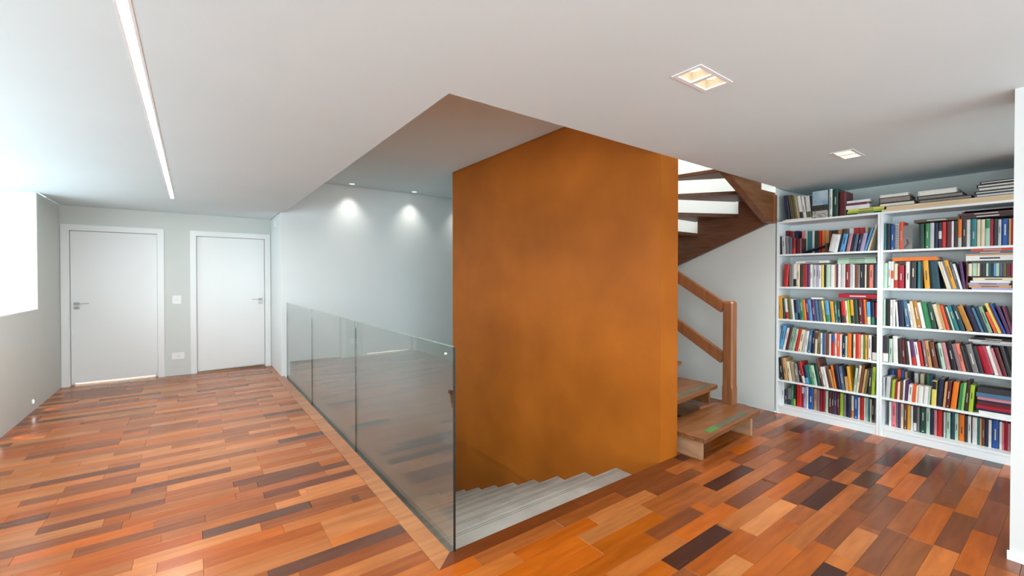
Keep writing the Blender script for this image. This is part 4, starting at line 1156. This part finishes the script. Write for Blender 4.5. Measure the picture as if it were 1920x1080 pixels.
for it in singles:
    w, h, d = build_parts(it)
    g = 'books ' + SHELF_NAME[it['key'][1]] + ' ' + CASE_NAME[it['key'][0]]
    if it['lie']:
        d = min(.21, max(.13, w * .72)) if it['x'] + .21 < BX1 else .2
        me = MB().prism([(0, 0), (d, 0), (d, .0025), (.004, .0025), (.004, h - .0025), (d, h - .0025), (d, h), (0, h)], -w / 2, w / 2, 'y').mesh('book')
        o = link('book', me, 'cover_' + it['col'], None, (it['x'], it['y'], it['z']))
        MB().box(.0045, d - .003, -w / 2 + .003, w / 2 - .003, .003, h - .003).build('pages', 'paper', o)
        if w > .2 and h > .016: MB().box(-.0006, 0, -w * .22, w * .2, h * .34, h * .62).build('spine_title', contrast(it['col']), o)
    else:
        me = cover_mesh(w, h, d)
        o = link('book', me, 'cover_' + it['col'], None, (it['x'], it['y'], it['z']), (math.radians(it['ang']), 0, 0))
        t = min(.003, w * .18); kk = w * .1
        MB().box(kk + t + .0003, d - .004, -w / 2 + t + .0002, w / 2 - t - .0002, .003, h - .003).build('pages', 'paper', o)
        if it['band']:
            bc, bp = it['band'].rsplit('_', 1)
            a, b = {'low': (.02, .34), 'top': (.66, .98), 'mid': (.36, .66)}[bp]
            MB().prism([(kk - .0005, -w * .47), (-.0006, -w * .25), (-.0006, w * .25), (kk - .0005, w * .47), (kk + .001, w * .47), (.0006, w * .25), (.0006, -w * .25), (kk + .001, -w * .47)][::-1], h * a, h * b).build('spine_band', 'cover_' + bc, o)
        elif w > .012 and random.random() < .5:
            u = random.uniform(.28, .5); lz = random.uniform(.22, .42)
            MB().box(-.0006, .0004, -w * .09, w * .09, h * u, h * min(.93, u + lz)).build('spine_title', contrast(it['col']), o)
            if random.random() < .3: MB().box(-.0006, .0004, -w * .15, w * .15, h * .05, h * .09).build('publisher_mark', contrast(it['col']), o)
    if it['key'] == 'R1' and it['i'] == 3:
        for q in range(18): MB().box(-.004, .006, -w * .45, w * .45, h * (.04 + q * .052), h * (.04 + q * .052) + .004).build('spiral_ring', 'dark_metal', o)
    tag(o, it['label'], 'book', g)
if rest:
    used = sorted({it['col'] for it in rest}); mb = MB()
    for it in rest:
        w, h, d = build_parts(it); a = math.radians(it['ang']) if not it['lie'] else 0
        if it['lie']: b = MB().box(0, .13, -w / 2, w / 2, 0, h)
        else: b = MB().box(0, d, -w / 2, w / 2, 0, h)
        c, s = math.cos(a), math.sin(a)
        vs = [(it['x'] + x, it['y'] + y * c - z * s, it['z'] + y * s + z * c) for x, y, z in b.v]
        mb.poly(vs, b.f, used.index(it['col']))
    tag(mb.build('slim_books', ['cover_' + c for c in used]), 'slim and half hidden books filling the shelves of both bookcases', 'books', kind='stuff')
print('BOOKS', len(singles), len(rest))

# ------------------------------------------------------------------ things on top of the bookcases and in between
ph = tag(empty('photo_book', (4.93, 1.600, TOPZ)), 'large book with a landscape photograph on its cover, on top of the bookcase', 'book')
mottled('photo_sky', srgb(120, 150, 170), srgb(196, 208, 212), 9, .4, 0, 60, .4, 5)
mottled('photo_trees', srgb(24, 30, 28), srgb(60, 66, 58), 26, .4, 0, 60, .4, 5)
mottled('photo_flowers', srgb(96, 98, 92), srgb(206, 200, 188), 60, .4, 0, 60, .4, 5)
MB().box(0, .024, -.066, .066, 0, .270).build('cover', 'cover_dark_green', ph, .001)
MB().box(-.0008, 0, -.065, .065, .130, .268).build('cover_photo_sky', 'photo_sky', ph)
MB().box(-.0008, 0, -.065, .065, .075, .1295).build('cover_photo_trees', 'photo_trees', ph)
MB().box(-.0008, 0, -.065, .065, .002, .0745).build('cover_photo_flowers', 'photo_flowers', ph)
mg = tag(empty('magazine', (4.925, .968, 1.6468)), 'grey magazine standing face out on the top shelf', 'magazine')
MB().box(0, .008, -.044, .046, 0, .205).build('cover', 'cover_grey', mg, .0008)
mottled('magazine_print', srgb(70, 48, 40), srgb(110, 74, 60), 20, .5)
MB().cyl((.034, .165), .011, .011, -.0008, 0, 16, 'x').build('cover_print', 'magazine_print', mg)
MB().prism([(.028, .12), (.040, .12), (.040, .16), (.028, .16)], -.0008, 0, 'x').build('cover_print', 'magazine_print', mg)
MB().prism([(-.012, .05), (-.004, .085), (-.014, .090), (-.024, .05), (.006, .012), (.010, .02)][::-1], -.0008, 0, 'x').build('cover_print', 'magazine_print', mg)
tb = tag(empty('tablet', (4.925, 1.640, 1.6468)), 'slim dark folder leaning low on the top shelf of the bookcase by the stair', 'folder')
MB().bar((.07, .113, .012), (.07, -.085, .072), .14, .008, (0, 0, 1)).build('cover', 'cover_navy', tb, .002)
MB().bar((.07, .100, .021), (.07, -.080, .0755), .125, .002, (0, 0, 1)).build('screen', 'cover_steel_blue', tb)
SHEETS = []
for n, (y0, y1, t, c) in enumerate(((1.125, .30, .020, 0), (1.10, .295, .024, 0))):
    o = tag(MB().box(0, .29 - .02 * n, y0 - y1 - .62 if False else -(y0 - .30) / 2, (y0 - .30) / 2, 0, t).build('pine_board', 'pine_board', None, .001, (4.905 + .012 * n, (y0 + .30) / 2 - .004 * n, TOPZ + .0003 + .0205 * n)),
            ('long pale pine board lying on top of the bookcase by the white pillar', 'upper pale pine board on top of the bookcase by the white pillar')[n], 'board', 'pine boards on the bookcase')
def binder(name, loc, w, h, d, tilt, mat, label, cover='cover_black'):
    r = tag(empty(name, loc), label, 'binder', 'binders lying on top of the bookcases')
    r.rotation_euler = (math.radians(tilt), 0, 0)
    MB().box(0, d, -w / 2, w / 2, 0, .006).build('cover', cover, r, .001); MB().box(0, d, -w / 2, w / 2, h - .006, h).build('cover', cover, r, .001)
    MB().box(.004, d, w / 2 - .006, w / 2, .006, h - .006).build('spine', cover, r)
    MB().box(.006, d - .004, -w / 2 + .004, w / 2 - .008, .0065, h - .0065).build('pages', mat, r)
    return r
z1 = TOPZ + .0455
binder('binder', (4.94, 1.035, z1), .24, .036, .22, 0, 'paper', 'black binder lowest of the pile over the gap between the bookcases')
binder('binder', (4.945, 1.050, z1 + .0365), .21, .048, .21, 0, 'paper_brown', 'brown binder on a black one over the gap between the bookcases', 'cover_olive_brown')
binder('binder', (4.945, 1.052, z1 + .085), .19, .024, .20, 0, 'paper', 'white folder topmost of the pile over the gap between the bookcases', 'cover_white')
binder('binder', (4.93, .735, z1), .31, .028, .24, 0, 'paper_brown', 'charcoal folder under a black binder, middle of the pine boards', 'cover_charcoal')
binder('binder', (4.94, .765, z1 + .0285), .27, .034, .22, 0, 'paper_brown', 'black binder under a white one, middle of the pine boards')
binder('binder', (4.945, .780, z1 + .063), .23, .040, .22, 0, 'paper', 'thick white paper binder topmost in the middle of the pine boards', 'cover_white')
for n, (h, c) in enumerate(((.024, 'cover_slate'), (.022, 'cover_black'), (.026, 'cover_grey'), (.024, 'cover_black'), (.020, 'cover_charcoal'))):
    binder('binder', (4.93 + .004 * (n % 2), .435 + (.012 if n % 2 else 0), z1 + sum((.024, .022, .026, .024)[:n]) + .0004 * n), .25 - .012 * n, h, .23, 0, 'paper',
           ('slate', 'black', 'grey', 'black', 'charcoal')[n] + ' binder, ' + ('lowest', 'second', 'third', 'fourth', 'topmost')[n] + ' of the stack by the white pillar, on top of the bookcase', c)
pp = tag(empty('paper_stack', (4.893, 1.785, TOPZ)), 'thin stack of white papers before the leaning books on top of the bookcase', 'papers')
for n, (a, b_, t) in enumerate(((-.122, .128, .009), (-.118, .105, .007))): MB().box(.002 * n, .05, a, b_, .0002 + .0092 * n, .0092 * n + t).build('paper_block', 'paper', pp, .001)
